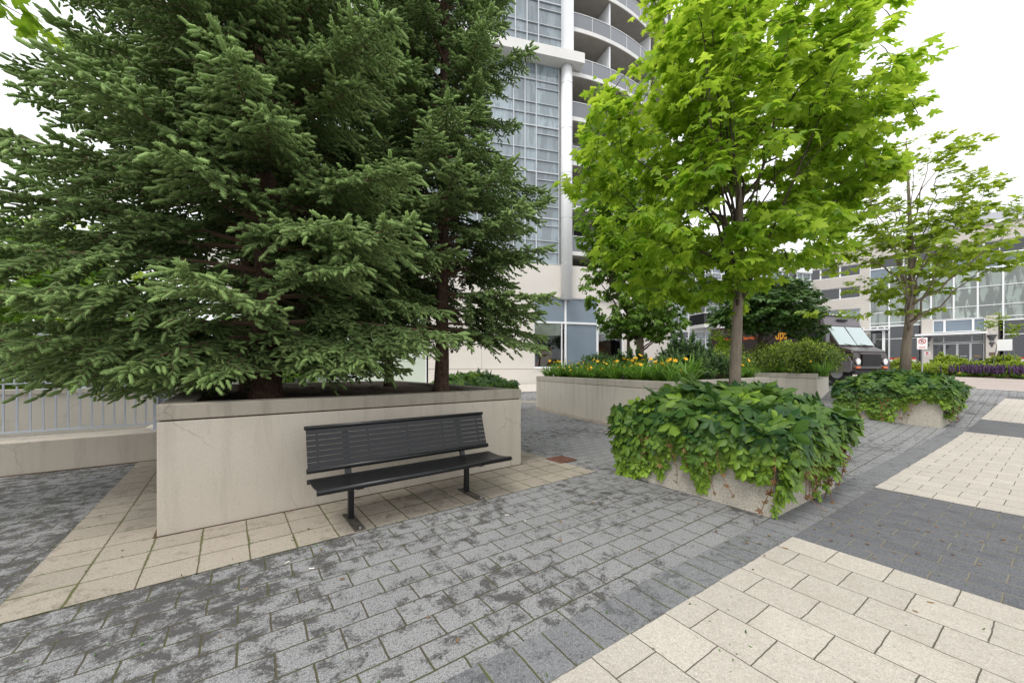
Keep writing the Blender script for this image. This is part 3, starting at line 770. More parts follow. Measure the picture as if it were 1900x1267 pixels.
# trees beyond the railing on the left
for i, (x, y, s, lab, mm) in enumerate([(-12.5, 9.6, .95, 'leafy light green tree beyond the tan wall at the far left edge', 'midleaf'),
                                        (-17.5, 14.0, 1.3, 'taller yellow green tree farther back behind the left spruce limbs', 'maple_y'),
                                        (-12.6, 19.0, .95, 'green tree behind the passage, seen through the left spruce', 'midleaf')]):
    leaftree('background_tree', lab, 'tree', (x, y, -.3), [(0, 0, 0), (.1, 0, 1.5 * s), (.0, 0, 3 * s), (.1, 0, 6 * s)], .15 * s,
             [((0, 0, 3.4 * s), (2.8 * s, 2.5 * s, 1.9 * s)), ((.3, 0, 1.7 * s), (2.6 * s, 2.2 * s, 1.0 * s)), ((-.2, 0, 4.9 * s), (1.8 * s, 1.6 * s, 1.0 * s))],
             14, 850, 9, .2 * s, mm, 'bark_dk', 50 + i, tmpl=MAPLE_S, gap=-.3, shell=.4, group='trees beyond the railing', tintf=lambda p, b: b + .05)
# maple limb reaching in from the left, its trunk standing outside the picture
leaftree('maple_tree', 'maple just outside the left edge whose leafy limb tip hangs into the upper left corner', 'maple tree', (-6.4, 2.2, 0),
         [(0, 0, 0), (.0, 0, 1.5), (.05, 0, 3.2), (.0, 0, 5.0), (0, 0, 6.4)], .09,
         [((.0, .2, 5.2), (1.3, 1.3, 1.5)), ((1.35, 1.25, 4.72), (.75, .6, .22))], 10, 260, 9, .16, 'maple', 'bark_ma', 61, gap=-.3, limb_from=.45)

# ------------------------------------------------------------------ creeper planters
def creeper_planter(nm, label_pl, label_cr, c, lu, lv, H, seed, dens=1.0, group_cap=''):
    """c = front corner (nearest the camera); box runs lu along UB and lv along VB"""
    c = np.array(c); z0 = T(*c) - .02
    r = np.random.default_rng(seed)
    def Q(u, v): p = c + u * UB + v * VB; return (p[0], p[1])
    t = thing('creeper_planter', label_pl, 'planter', (c[0], c[1], z0), 0, 'creeper-covered box planters')
    w = .14; b = MB()
    b.prism([Q(0, 0), Q(lu, 0), Q(lu - w, w), Q(w, w)], z0, z0 + H); b.prism([Q(lu, 0), Q(lu, lv), Q(lu - w, lv - w), Q(lu - w, w)], z0, z0 + H)
    b.prism([Q(lu, lv), Q(0, lv), Q(w, lv - w), Q(lu - w, lv - w)], z0, z0 + H); b.prism([Q(0, lv), Q(0, 0), Q(w, w), Q(w, lv - w)], z0, z0 + H)
    local(b.build('wall', M['agg'], bevel=.02), t)
    local(soil_grid(lambda a, e: Q(.1 + a * (lu - .2), .1 + e * (lv - .2)), 10, z0 + H - .06, .04, 2).build('soil', M['soil']), t)
    # creeper
    g_ = thing('creeper', label_cr, 'climbing plant', (c[0], c[1], z0), 0, 'creepers on the box planters')
    P = []; TD = []; NR = []; S = []; Ti = []
    def put(u, v, z, n3, sz, ti, down):
        p = c + u * UB + v * VB
        nn = np.array([*(n3[0] * UB + n3[1] * VB), n3[2]])
        tip = np.array([*(n3[0] * UB + n3[1] * VB) * .5, -down]) + r.normal(0, .45, 3)
        P.append((p[0] - c[0], p[1] - c[1], z)); NR.append(nrm(nn + r.normal(0, .22, 3))); TD.append(nrm(tip)); S.append(sz); Ti.append(ti)
    # mound
    for i in range(int(470 * dens)):
        u, v = r.uniform(-.12, lu + .12), r.uniform(-.12, lv + .12)
        e = min(u + .16, lu + .16 - u, v + .16, lv + .16 - v) / .45
        hgt = H + .02 + .40 * max(0, math.sin(math.pi * min(1, max(0, (u + .2) / (lu + .4)))) * math.sin(math.pi * min(1, max(0, (v + .2) / (lv + .4))))) ** .55 + .09 * noise.noise(Vector((u * 2.2, v * 2.2, seed))) + r.uniform(-.10, .05)
        nu = -1 if u < .35 else (1 if u > lu - .35 else 0); nv = -1 if v < .35 else (1 if v > lv - .35 else 0)
        k_ = max(0, 1 - e)
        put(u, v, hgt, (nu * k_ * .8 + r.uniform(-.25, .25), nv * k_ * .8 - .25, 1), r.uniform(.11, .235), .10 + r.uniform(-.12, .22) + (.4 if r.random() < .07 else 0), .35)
    # hanging sides: faces u=0 (left-facing), v=0 (camera), u=lu, v=lv
    for fc, ln in ((0, lv), (1, lu), (2, lv), (3, lu)):
        ns = int(ln * 235 * dens)
        for i in range(ns):
            s = r.uniform(-.12, ln + .12)
            hem = noise.noise(Vector((s * 2.6, fc * 7.3, seed * 1.7))) * .62 + noise.noise(Vector((s * 8, fc * 3, seed))) * .25
            if fc == 0: hem += -.10 + .62 * max(0, s / ln) ** 1.5     # reaches the ground toward the back-left
            if fc == 1: hem += .02 - .22 * (s / ln)
            low = max(.02, min(H * .85, H * .46 - hem))
            q = r.random() ** .85; z = (H + .14) - (H + .14 - low) * q
            bulge = .04 + .12 * math.sin(min(1, (1 - q) * 1.15) * 2.2) + r.uniform(-.05, .05)
            if fc == 0: u, v, n3 = -bulge * .7, s, (-1, 0, .55)
            elif fc == 1: u, v, n3 = s, -bulge, (0, -1, .55)
            elif fc == 2: u, v, n3 = lu + bulge, s, (1, 0, .55)
            else: u, v, n3 = s, lv + bulge, (0, 1, .55)
            sz = r.uniform(.065, .15) * (1.25 - .55 * q)
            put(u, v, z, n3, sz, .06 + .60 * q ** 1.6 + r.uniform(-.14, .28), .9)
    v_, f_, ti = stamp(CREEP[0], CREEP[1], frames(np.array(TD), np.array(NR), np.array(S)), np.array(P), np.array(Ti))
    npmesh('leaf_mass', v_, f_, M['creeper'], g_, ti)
    # hanging stems with small reddish leaves
    st = MB(); P = []; TD = []; NR = []; S = []; Ti = []
    for i in range(30):
        fc = r.choice([0, 1, 1, 2]); ln = lu if fc == 1 else lv; s = r.uniform(0, ln)
        pts = []; z = H + .05
        end = r.uniform(.0, .35)
        n_ = 8
        for k_ in range(n_):
            a = k_ / (n_ - 1); zz = z + (end - z) * a; o_ = .10 + .05 * math.sin(a * 3) + (.25 * r.random() if (a == 1 and end < .06) else 0); ss = s + .08 * math.sin(a * 4 + i)
            if fc == 0: p = c - o_ * UB + ss * VB
            elif fc == 1: p = c + ss * UB - o_ * VB
            else: p = c + (lu + o_) * UB + ss * VB
            pts.append((p[0] - c[0], p[1] - c[1], max(.008, zz)))
            if a > .3 and r.random() < .8:
                P.append(pts[-1]); TD.append(nrm(r.normal(0, 1, 3) + np.array([0, 0, -.4]))); NR.append(nrm(r.normal(0, .6, 3) + np.array([0, -.6, .6]))); S.append(r.uniform(.025, .055)); Ti.append(r.random())
        st.tube(pts, .003, 4, False)
    tag(st.build('stem', M['stem'], g_), kind='stuff')
    v_, f_, ti = stamp(CREEP[0], CREEP[1], frames(np.array(TD), np.array(NR), np.array(S)), np.array(P), np.array(Ti))
    tag(npmesh('young_leaf', v_, f_, M['redleaf'], g_, ti), kind='stuff')
creeper_planter('a', 'nearest square aggregate planter half hidden under creeper, right of the bench', 'dark green creeper spilling over the nearest box planter, biggest leaves', (2.45, 3.475), 1.62, 1.68, .78, 3, 1.25)
creeper_planter('b', 'farther square aggregate planter under creeper, below the open-crowned maple', 'creeper covering the farther box planter beside the cream paving', (9.75, 8.45), 1.8, 1.75, .85, 4, 1.1)
creeper_planter('c', 'low box planter with a rounded green plant beyond the spruce planter', 'rounded creeper mound seen past the trunk of the slender spruce', (-1.6, 11.2), 1.9, 1.7, .85, 5, .8)

# ------------------------------------------------------------------ flower planters
def poly_planter(nm, label, outer, H, w=.2, z0=0, gz=.165):
    pts = [np.array(p, float) for p in outer]; n = len(pts)
    # inward offset (counter clockwise polygon)
    def off(d):
        out = []
        for i in range(n):
            p0, p1_, p2_ = pts[i - 1], pts[i], pts[(i + 1) % n]
            e1 = nrm(p1_ - p0); e2 = nrm(p2_ - p1_); n1 = np.array([-e1[1], e1[0]]); n2 = np.array([-e2[1], e2[0]])
            k_ = 1 / (1 + n1 @ n2); out.append(p1_ + (n1 + n2) * d * k_)
        return out
    t = thing('flower_planter', label, 'planter', (*pts[0], z0), 0, 'long concrete flower planters')
    def ring(o_, i_, za, zb):
        b = MB(); a = off(o_); c = off(i_)
        for k_ in range(n):
            j = (k_ + 1) % n; b.prism([a[k_], a[j], c[j], c[k_]], za, zb)
        return b
    local(ring(0, w, z0 - .15, z0 + H - gz - .012).build('wall', M['concrete2'], bevel=.006), t)
    local(ring(.014, w - .01, z0 + H - gz - .012, z0 + H - gz).build('groove', M['coping']), t)
    local(ring(-.004, w + .01, z0 + H - gz, z0 + H).build('coping', M['coping2'], bevel=.008), t)
    s = MB(); q = off(w * .7); s.add([(p[0], p[1], z0 + H - .08) for p in q], [tuple(range(n))]); local(s.build('soil', M['soil']), t)
    return t
poly_planter('a', 'long pale concrete planter of yellow daylilies and pines in front of the tower', [(3.19, 7.7), (8.2, 11.85), (6.6, 16.6), (2.6, 15.4), (.89, 13.6)], 1.13)
poly_planter('b', 'second pale concrete planter with a hedge, between the box planters', [(9.84, 12.0), (12.6, 14.8), (12.4, 17.3), (10.4, 16.8)], 1.14, z0=.10)

# ------------------------------------------------------------------ planting in the planters
def blade_clump(seed, nb=60, hgt=.55, spread=.38):
    r = np.random.default_rng(seed); V = []; F = []; ti = []
    for i in range(nb):
        az = r.random() * 6.28; h = np.array([math.cos(az), math.sin(az), 0]); sd = np.array([-h[1], h[0], 0])
        L_ = hgt * r.uniform(.7, 1.2); sp = spread * r.uniform(.3, 1.2); b0 = h * r.uniform(0, .1) + sd * r.uniform(-.06, .06)
        w = r.uniform(.009, .018); n = 5; base = len(V); tn = r.random()
        for k_ in range(n + 1):
            a = k_ / n; p = b0 + h * sp * a ** 1.4 + np.array([0, 0, L_ * (a - .62 * a ** 2.6 * (sp / spread))])
            ww = w * (1 - a ** 2) + .001
            V += [p + sd * ww, p - sd * ww]; ti += [tn * .8 + .2 * a] * 2
        for k_ in range(n): q = base + k_ * 2; F += [(q, q + 1, q + 3), (q, q + 3, q + 2)]
    return np.array(V), np.array(F), np.array(ti)
def flower_mesh():
    b = MB()
    for k_ in range(6):
        a = k_ * math.pi / 3; c, s = math.cos(a), math.sin(a)
        pr = [(0, 0, 0), (.022, .012, .025), (.05, .016, .042), (.068, 0, .036), (.05, -.016, .042), (.022, -.012, .025)]
        b.add([(x * c - y * s, x * s + y * c, z) for x, y, z in pr], [(0, 1, 2, 3, 4, 5)])
    return b
fm = flower_mesh().build('flower', M['petal']); flower_data = fm.data; bpy.data.objects.remove(fm)
stemb = MB().tube([(0, 0, 0), (.01, 0, .3), (.0, .0, .5)], .004, 4); so_ = stemb.build('stalk', M['blade']); stalk_data = so_.data; bpy.data.objects.remove(so_)
ORD = ['first', 'second', 'third', 'fourth', 'fifth', 'sixth', 'seventh', 'eighth', 'ninth', 'tenth', 'eleventh', 'twelfth', 'thirteenth', 'fourteenth']
def daylily(loc, seed, label, nf, group, s=1.0):
    r = np.random.default_rng(seed)
    t = thing('daylily', label, 'flowering plant', loc, r.random() * 6, group); t.scale = (s, s, s)
    v, f_, ti = blade_clump(seed, 95, .60, .46); npmesh('foliage', v, f_, M['blade'], t, ti)
    for i in range(nf):
        st_ = bpy.data.objects.new('flower_stalk', stalk_data); COL.objects.link(st_); st_.parent = t
        az = r.random() * 6.28; st_.location = (.05 * math.cos(az), .05 * math.sin(az), 0)
        sc = r.uniform(.55, 1.15); st_.scale = (1, 1, sc)
        st_.rotation_euler = (r.uniform(-.5, .5), r.uniform(-.5, .5), 0)
        fo = bpy.data.objects.new('flower', flower_data); COL.objects.link(fo); fo.parent = st_
        fo.location = (0, 0, .5); fo.rotation_euler = (r.uniform(-.9, .9), r.uniform(-.9, .9), r.random() * 6); fo.scale = (.7, .7, .7 / sc)
gA = 'daylilies along the edge of the long flower planter'
e0 = np.array([.89, 13.6]); e1_ = np.array([3.19, 7.7]); e2_ = np.array([8.2, 11.85])
inn = nrm(e1_ - e0); inn = np.array([-inn[1], inn[0]])
n_ = 13
for i in range(n_):
    a = (i + .5) / n_; p = e0 + (e1_ - e0) * a + inn * (.38 + .12 * (i % 2))
    daylily((p[0], p[1], 1.04), 100 + i, ORD[i] + ' daylily clump from the left along the front rim of the long flower planter', int(3 + (i * 7) % 5), gA, 1.15)
for i in range(9):
    a = (i + .5) / 9; p = e0 + (e1_ - e0) * a + inn * (1.0 + .2 * (i % 2))
    daylily((p[0], p[1], 1.04), 130 + i, ORD[i] + ' daylily clump from the left in the long planter\'s second row', int((i * 5) % 4), 'daylilies in the second row', 1.4)
in2 = nrm(e2_ - e1_); in2 = np.array([-in2[1], in2[0]])
for i in range(7):
    a = .36 + .62 * (i + .5) / 7; p = e1_ + (e2_ - e1_) * a + in2 * (.45 + .15 * (i % 2))
    daylily((p[0], p[1], 1.04), 150 + i, ORD[i] + ' daylily clump from the near corner along the long planter\'s right rim', (i * 3) % 4, 'daylilies along the right-hand edge', 1.25)
f0 = np.array([9.84, 12.0]); f1 = np.array([10.4, 16.8]); f2 = np.array([12.6, 14.8])
for i in range(8):
    a = (i + .5) / 8; p = f0 + (f1 - f0) * a + np.array([.38, -.05])
    daylily((p[0], p[1], 1.14), 170 + i, ORD[i] + ' daylily clump from the near corner along the hedge planter rim', (i * 3 + 1) % 3, 'daylilies at the foot of the hedge', 1.15)
def shrub_leaf(name, label, cat, loc, rad, n, lsize, mleaf, seed, tmpl=OVAL, group=None, top_bright=.4, mb='bark_dk'):
    r = np.random.default_rng(seed); t = thing(name, label, cat, loc, 0, group)
    st = MB()
    for i in range(12):
        az = r.random() * 6.28; e = np.array([math.cos(az) * rad[0] * .7, math.sin(az) * rad[1] * .7, rad[2] * r.uniform(1.0, 1.7)])
        st.tube([(0, 0, 0), e * .5 + np.array([0, 0, .05]), e], [.012, .008, .003], 4, False)
    st.build('stem', M[mb], t)
    P = []; NR = []; TD = []; S = []; Ti = []
    while len(P) < n:
        d = nrm(r.normal(0, 1, 3)); q = r.random() ** .25
        if d[2] < -.75: continue
        bump_ = 1 + .5 * noise.noise(Vector(d) * 2.3 + Vector((seed, 0, 0)))
        p = np.array([0, 0, rad[2]]) + d * np.array(rad) * q * bump_
        P.append(p); NR.append(nrm(d + np.array([0, 0, .5]) + r.normal(0, .5, 3))); TD.append(nrm(d + r.normal(0, .8, 3) + np.array([0, 0, .2]))); S.append(lsize * r.uniform(.6, 1.2))
        Ti.append(r.uniform(0, .45) + top_bright * max(0, d[2]) * (q > .85) * (r.random() < .6) + (.3 if r.random() < .1 else 0))
    v, f_, ti = stamp(tmpl[0], tmpl[1], frames(np.array(TD), np.array(NR), np.array(S)), np.array(P), np.array(Ti))
    npmesh('foliage', v, f_, M[mleaf], t, ti); return t
for i, (x, y, rx, rz, lab) in enumerate([(10.9, 13.4, .85, .60, 'nearest hedge shrub with yellow green tips at the front of the hedge planter'), (10.75, 14.6, .9, .66, 'second hedge shrub, in the middle of the hedge planter'),
                                    (11.0, 15.9, .85, .68, 'hindmost hedge shrub of the hedge planter'), (11.75, 14.3, .75, .60, 'hedge shrub in front of the brown truck bonnet'), (10.3, 13.0, .6, .62, 'left front hedge shrub, taller, with bright yellow green tips'), (7.1, 12.4, .8, .50, 'loose shrub with orange flowers at the right end of the long flower planter'),
                                    (6.0, 13.6, .9, .5, 'low dark shrub behind the pines in the long flower planter'), (3.1, 12.6, .8, .42, 'low dark shrub under the bushy tree, behind the daylilies')]):
    shrub_leaf('shrub', lab, 'shrub', (x, y, 1.06 if i > 4 else 1.14), (rx, rx * .85, rz), 3400, .08, 'hedge' if i < 6 else 'maple_d', 200 + i, group='shrubs in the planters')
def mugo(loc, rad, seed, label, n=45):
    r = np.random.default_rng(seed); t = thing('mugo_pine', label, 'pine shrub', loc, 0, 'dwarf pines in the flower planter')
    st = MB(); P = []; Dv = []; S = []; Ti = []
    for i in range(n):
        az = r.random() * 6.28; q = math.sqrt(r.random()); e = np.array([math.cos(az) * rad[0] * q, math.sin(az) * rad[0] * q, rad[1] * (1.15 - .75 * q * q) * r.uniform(.55, 1.15)])
        s0 = np.array([e[0] * .15, e[1] * .15, 0]); mid = s0 + (e - s0) * .5 + np.array([e[0] * .15, e[1] * .15, -.03])
        st.tube([s0, mid, e], [.014, .010, .004], 5, False)
        d = nrm(e - mid + np.array([0, 0, .1]))
        for k_ in range(26):
            a = .3 + .7 * k_ / 26; p = mid + (e - mid) * a; dd = nrm(d + r.normal(0, .75, 3))
            P.append(p); Dv.append(dd); S.append(r.uniform(.10, .16)); Ti.append(r.uniform(.1, .6) + .2 * (a > .9))
        P.append(e); Dv.append(d); S.append(.2); Ti.append(.9)
    st.build('stem', M['bark_dk'], t)
    P = np.array(P); v, f_, ti = stamp(SH_LO[0], SH_LO[1], frames(np.array(Dv), np.tile((0., 0., 1.), (len(P), 1)) + r.normal(0, .3, (len(P), 3)), np.array(S)), P, np.array(Ti), SH_LO[2])
    npmesh('foliage', v, f_, M['pine'], t, ti)
mugo((4.9, 10.6, 1.05), (.75, 1.15), 301, 'tallest dwarf pine in the middle of the long flower planter', 55)
mugo((4.5, 9.6, 1.05), (.6, .75), 302, 'dwarf pine at the planter edge just left of the near maple trunk', 45)
mugo((5.3, 10.0, 1.05), (.55, .85), 303, 'dark upright dwarf pine immediately beside the near maple trunk', 40)
mugo((3.6, 11.3, 1.05), (.65, .85), 304, 'dwarf pine behind the daylilies, right of the bushy tree trunk', 45)

# ------------------------------------------------------------------ tower with curved balconies
P0 = np.array([3.93, 24.4]); th0 = R(14); RC = 15.0
CC = P0 + RC * np.array([-math.sin(th0), math.cos(th0)])
def F(s, o=0):
    if s <= 0:
        p = P0 + s * np.array([math.cos(th0), math.sin(th0)]); th = th0
    else:
        th = th0 + s / RC; p = CC + RC * np.array([math.sin(th), -math.cos(th)])
    p = p + o * np.array([math.sin(th), -math.cos(th)])
    return (p[0], p[1])
def fbox(mb, s0, s1, z0, z1, o0, o1):
    n = max(1, int(math.ceil((max(s1, 0) - max(s0, 0)) / .6))); brk = [s0] + ([0] if s0 < 0 < s1 else [])
    st_ = max(s0, 0)
    if s1 > 0: brk += [st_ + (s1 - st_) * (i + 1) / n for i in range(n)]
    else: brk += [s1]
    brk = sorted(set(round(q, 5) for q in brk)); m_ = len(brk)
    vs = []
    for s in brk:
        i_, o_ = F(s, o0), F(s, o1)
        vs += [(*o_, z0), (*i_, z0), (*i_, z1), (*o_, z1)]
    fs = []
    for i in range(m_ - 1):
        a, b_ = i * 4, (i + 1) * 4
        for k_ in range(4): fs.append((a + k_, a + (k_ + 1) % 4, b_ + (k_ + 1) % 4, b_ + k_))
    fs += [(0, 3, 2, 1), tuple(q + (m_ - 1) * 4 for q in (0, 1, 2, 3))]
    mb.add(vs, fs); return mb
tw = thing('apartment_tower', 'tall apartment tower with curved white balconies and pale blue glazing behind the trees', 'building', (*P0, 0))
def W(o): return local(o, tw)
S_END = 16.0
# podium wall, opening for the ground floor windows
b = MB()
zt = 8.15
fbox(b, -9.2, -2.6, 1.39, zt, -.4, 0); fbox(b, 4.2, S_END, 1.39, zt, -.4, 0); fbox(b, -2.6, 4.2, 6.05, zt, -.4, 0)
W(b.build('wall', M['stucco']))
b = MB(); fbox(b, -9.2, S_END, .1, 1.36, -.4, .02); W(b.build('plinth', M['stucco']))
b = MB(); fbox(b, -9.2, S_END, 1.36, 1.39, -.4, -.02); W(b.build('joint', M['coping']))
b = MB(); fbox(b, -2.6, 4.2, 1.39, 1.47, -.3, .04); W(b.build('window_sill', M['white']))
for s in (-6, 6.4, 9.0, 11.6):
    b = MB(); fbox(b, s, s + .02, 1.39, zt, .0, .003); W(b.build('joint', M['coping']))
# ground floor windows
def fwin(s0, s1, z0, z1, pane, o=-.08, trans=(), mull=(), fr='white', fw=.06, sub=(), pane_o=-.05):
    b = MB(); fbox(b, s0, s0 + fw, z0, z1, o - .08, o + .04); fbox(b, s1 - fw, s1, z0, z1, o - .08, o + .04)
    fbox(b, s0 + fw, s1 - fw, z0, z0 + fw, o - .08, o + .038); fbox(b, s0 + fw, s1 - fw, z1 - fw, z1, o - .08, o + .038)
    for z in trans: fbox(b, s0 + fw, s1 - fw, z - fw / 2, z + fw / 2, o - .08, o + .036)
    for m_ in mull:
        fbox(b, m_ - fw / 2, m_ + fw / 2, z0 + fw, z1 - fw, o - .08, o + .03)
    w_ = b.build('window', M[fr]); W(w_)
    b = MB(); fbox(b, s0 + fw * .5, s1 - fw * .5, z0 + fw * .5, z1 - fw * .5, o + pane_o - .02, o + pane_o)
    p_ = b.build('pane', M[pane]); p_.parent = w_; return w_
fwin(-2.6, -.42, 4.4, 6.05, 'slate'); fwin(-.42, 1.95, 4.4, 6.05, 'slate'); fwin(1.95, 4.2, 4.4, 6.05, 'stucco')
fwin(-2.6, -.42, 1.47, 4.4, 'clear', mull=(-.68,)); fwin(-.42, 1.95, 1.47, 4.4, 'slate'); fwin(1.95, 4.2, 1.47, 4.4, 'clear')
b = MB(); fbox(b, -2.55, 4.15, 1.4, 4.4, -2.6, -2.5); fbox(b, -2.55, -2.45, 1.4, 4.4, -2.5, -.2); fbox(b, 4.05, 4.15, 1.4, 4.4, -2.5, -.2); fbox(b, -2.55, 4.15, 1.35, 1.45, -2.5, -.2); fbox(b, -2.45, 4.05, 4.4, 4.5, -2.5, -.2)
W(b.build('room', M['room']))
b = MB(); fbox(b, -2.53, -.72, 3.55, 4.34, -.185, -.165); W(b.build('roller_blind', M['blind']))
b = MB(); fbox(b, 2.02, 4.0, 3.75, 4.34, -.185, -.165); W(b.build('roller_blind', M['blind']))
def box_thing(nm, lab, cat, s, z, o, sx, sz, m_):
    b = MB(); fbox(b, s, s + sx, z, z + sz, o - .3, o); tag(b.build(nm, M[m_]), lab, cat)
box_thing('cardboard_box', 'tan box inside the left ground floor window of the tower', 'box', -2.0, 1.5, -.7, .9, 1.3, 'copper')
box_thing('bin', 'small red bin on the sill of the left tower window', 'bin', -2.45, 1.5, -.35, .22, .25, 'red')
box_thing('storage_box', 'teal storage box inside the right ground floor window of the tower', 'box', 2.7, 1.5, -.6, .6, .8, 'slate')
# frosted glass ground floor further left
for i in range(5):
    s1 = -9.3 - i * 2.2
    fwin(s1 - 2.15, s1, .3, 5.2, 'frost', o=-.1, trans=(3.4,))
b = MB(); fbox(b, -20.5, -9.2, 5.2, 12.2, -.4, 0); W(b.build('wall', M['stucco']))
# curtain wall left of the column
bays = []; s = -.9; alt = 0
while s > -13.5:
    w_ = (1.55, .75, .75)[alt % 3]; bays.append((s - w_, s)); s -= w_; alt += 1
fl = [zt + i * 2.93 for i in range(0, 5)] + [21.6 + i * 2.93 for i in range(4)]
for z in fl:
    z1 = min(z + 2.93, 20.95) if z < 20.9 else z + 2.93
    if z1 - z < 1: continue
    for j, (a, c_) in enumerate(bays):
        tr_ = [z + .75, z + .75 + .72] if z1 - z > 2 else []
        if c_ - a > 1: tr_ = tr_ + ([z + 2.45] if z1 - z > 2.6 else [])
        w_ = fwin(a, c_, z, z1, 'bluegl', o=-.02 if z < 20.9 else .45, trans=tr_, fw=.036, fr='mullion', pane_o=-.04)
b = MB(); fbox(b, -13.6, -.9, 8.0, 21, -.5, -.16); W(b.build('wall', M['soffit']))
b = MB(); fbox(b, -14.2, .55, 20.95, 21.6, -.6, .75); W(b.build('ledge', M['whitewall']))
b = MB(); fbox(b, -13.6, -.0, 21.6, 36, -.5, .30); W(b.build('wall', M['white']))
b = MB(); fbox(b, -.9, -.05, zt, 20.95, -.5, -.22); W(b.build('wall', M['whitewall']))
cx, cy = F(-.42, .12)
W(MB().tube([(cx, cy, 5.9), (cx, cy, 20.95)], .37, 28).build('column', M['white'], smooth=True))
for z in (8.2, 11.1, 14.0, 16.9, 19.8): W(MB().tube([(cx, cy, z), (cx, cy, z + .03)], .375, 28).build('column_joint', M['metal']))
# balconies
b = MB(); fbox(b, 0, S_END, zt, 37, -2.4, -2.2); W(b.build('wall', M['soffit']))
bz = [9.1, 12.1, 15.0, 17.93, 20.86, 23.8, 26.7, 29.6, 32.5]
for z in bz:
    for h, (a, c_) in enumerate(((0, 3.0), (3.0, 7.5), (7.5, 12.0), (12.0, S_END))):
        b = MB(); fbox(b, a, c_, z - .26, z, -2.2, .05); ba = b.build('balcony', M['whitewall']); W(ba)
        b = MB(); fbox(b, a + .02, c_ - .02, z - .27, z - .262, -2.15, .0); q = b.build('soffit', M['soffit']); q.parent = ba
        b = MB(); fbox(b, a + .03, c_ - .03, z + .06, z + 1.0, -.05, -.035); q = b.build('glass_panel', M['balgl']); q.parent = ba
        b = MB(); fbox(b, a, c_, z + 1.0, z + 1.04, -.07, -.01)
        s = a
        while s < c_ - .01: fbox(b, s, s + .022, z, z + 1.0, -.034, -.01); s += 1.5
        q = b.build('railing', M['white']); q.parent = ba
        b = MB(); fbox(b, c_ - .06, c_ + .06, z + .0, z + 2.6, -2.2, -.10); q = b.build('divider', M['white']); q.parent = ba
        w_ = fwin(a + .3, c_ - .3, z + .05, z + 2.55, 'darkgl', o=-2.10, mull=tuple(np.arange(a + 1.2, c_ - .5, 1.1)), trans=(z + .8,), fw=.05)
# top of tower right end wing
b = MB(); q = F(S_END); b.prism([q, (q[0] + .6, q[1] + 9), (q[0] - 14, q[1] + 14), F(-13.6, -1), F(-13.6, -.5), F(0, -2.4)], .1, 36); W(b.build('core', M['bluegl']))
lx, ly = F(11.2, .0)
lt = thing('wall_lamp', 'small dark wall lamp near the right end of the tower base', 'lamp', (lx, ly, 5.55), th0 + 11.2 / RC)
MB().box(-.08, .08, -.06, 0, -.1, .1).build('bracket', M['sconce'], lt)
MB().hexa([(-.28, -.55, .0), (.28, -.55, .0), (.28, -.05, -.12), (-.28, -.05, -.12)], [(-.28, -.50, .2), (.28, -.50, .2), (.28, -.05, .12), (-.28, -.05, .12)]).build('housing', M['sconce'], lt)

# ------------------------------------------------------------------ generic facade helper (straight)
class Fac:
    def __init__(s, org, d, par):
        s.o = np.array(org, float); s.d = nrm(np.array(d, float)); s.n = np.array([-s.d[1], s.d[0]]); s.p = par
        if s.n @ s.o > 0: s.n = -s.n
    def pt(s, t, o): q = s.o + t * s.d + o * s.n; return (q[0], q[1])
    def box(s, mb, t0, t1, z0, z1, o0, o1): return mb.prism([s.pt(t0, o0), s.pt(t0, o1), s.pt(t1, o1), s.pt(t1, o0)], z0, z1)
    def part(s, name, m, *boxes, par=None):
        b = MB()
        for q in boxes: s.box(b, *q)
        o = b.build(name, M[m])
        if par is None: local(o, s.p)
        else: o.parent = par
        return o
    def win(s, t0, t1, z0, z1, pane, o=0, rows=(), cols=(), fw=.07, fr='white'):
        bx = [(t0, t0 + fw, z0, z1, o - .06, o + .06), (t1 - fw, t1, z0, z1, o - .06, o + .06), (t0 + fw, t1 - fw, z0, z0 + fw, o - .058, o + .058), (t0 + fw, t1 - fw, z1 - fw, z1, o - .058, o + .058)]
        bx += [(t0 + fw, t1 - fw, z - fw / 2, z + fw / 2, o - .056, o + .056) for z in rows] + [(c - fw / 2, c + fw / 2, z0 + fw, z1 - fw, o - .05, o + .05) for c in cols]
        w = s.part('window', fr, *bx)
        s.part('pane', pane, (t0 + fw * .5, t1 - fw * .5, z0 + fw * .5, z1 - fw * .5, o - .03, o), par=w); return w
# ------------------------------------------------------------------ office building on the right
of = thing('office_building', 'long beige office block with a tall glazed front and entrance portal at the right', 'building', (42, 35, 1.3))
Q = Fac((42, 35), (-.72, .69), of)
Q.part('wall', 'officewall', (-20, 22, 12.95, 14.5, -.5, .05), (6.0, 6.7, .5, 12.95, -.5, .05), (6.7, 22, 10.25, 11.4, -.5, .05), (6.7, 22, 7.85, 9.0, -.5, .05), (6.7, 22, 12.6, 12.95, -.5, .05), (9.95, 10.6, .5, 7.85, -.5, .04))
Q.part('cornice', 'white', (-20, 22, 14.5, 14.7, -.6, .18))
Q.part('core', 'darkgl', (-20, 22, .5, 14.4, -8, -.6))
Q.part('roof_screen', 'metal', (-20, 3, 14.4, 16.2, -5, -2.6))
Q.part('roof_slab', 'officewall', (-20, 22, 14.3, 14.45, -8, -.5))
for i in range(8):
    t0 = -14 + i * 2.5; Q.win(t0, t0 + 2.5, 11.75, 12.95, 'darkgl', o=-.1, cols=(t0 + 1.6,))
for i in range(14):
    t1 = 6.0 - i * 1.43; t0 = t1 - 1.43
    Q.win(t0, t1, 10.55, 11.75, 'slate', fw=.06)
    Q.win(t0, t1, 5.75, 10.55, 'offgl', rows=(8.9, 7.17, 6.1), fw=.06)
    if not (-2.3 < (t0 + t1) / 2 < 2.4): Q.win(t0, t1, 1.2, 5.75, 'darkgl', rows=(4.45,), fw=.06)
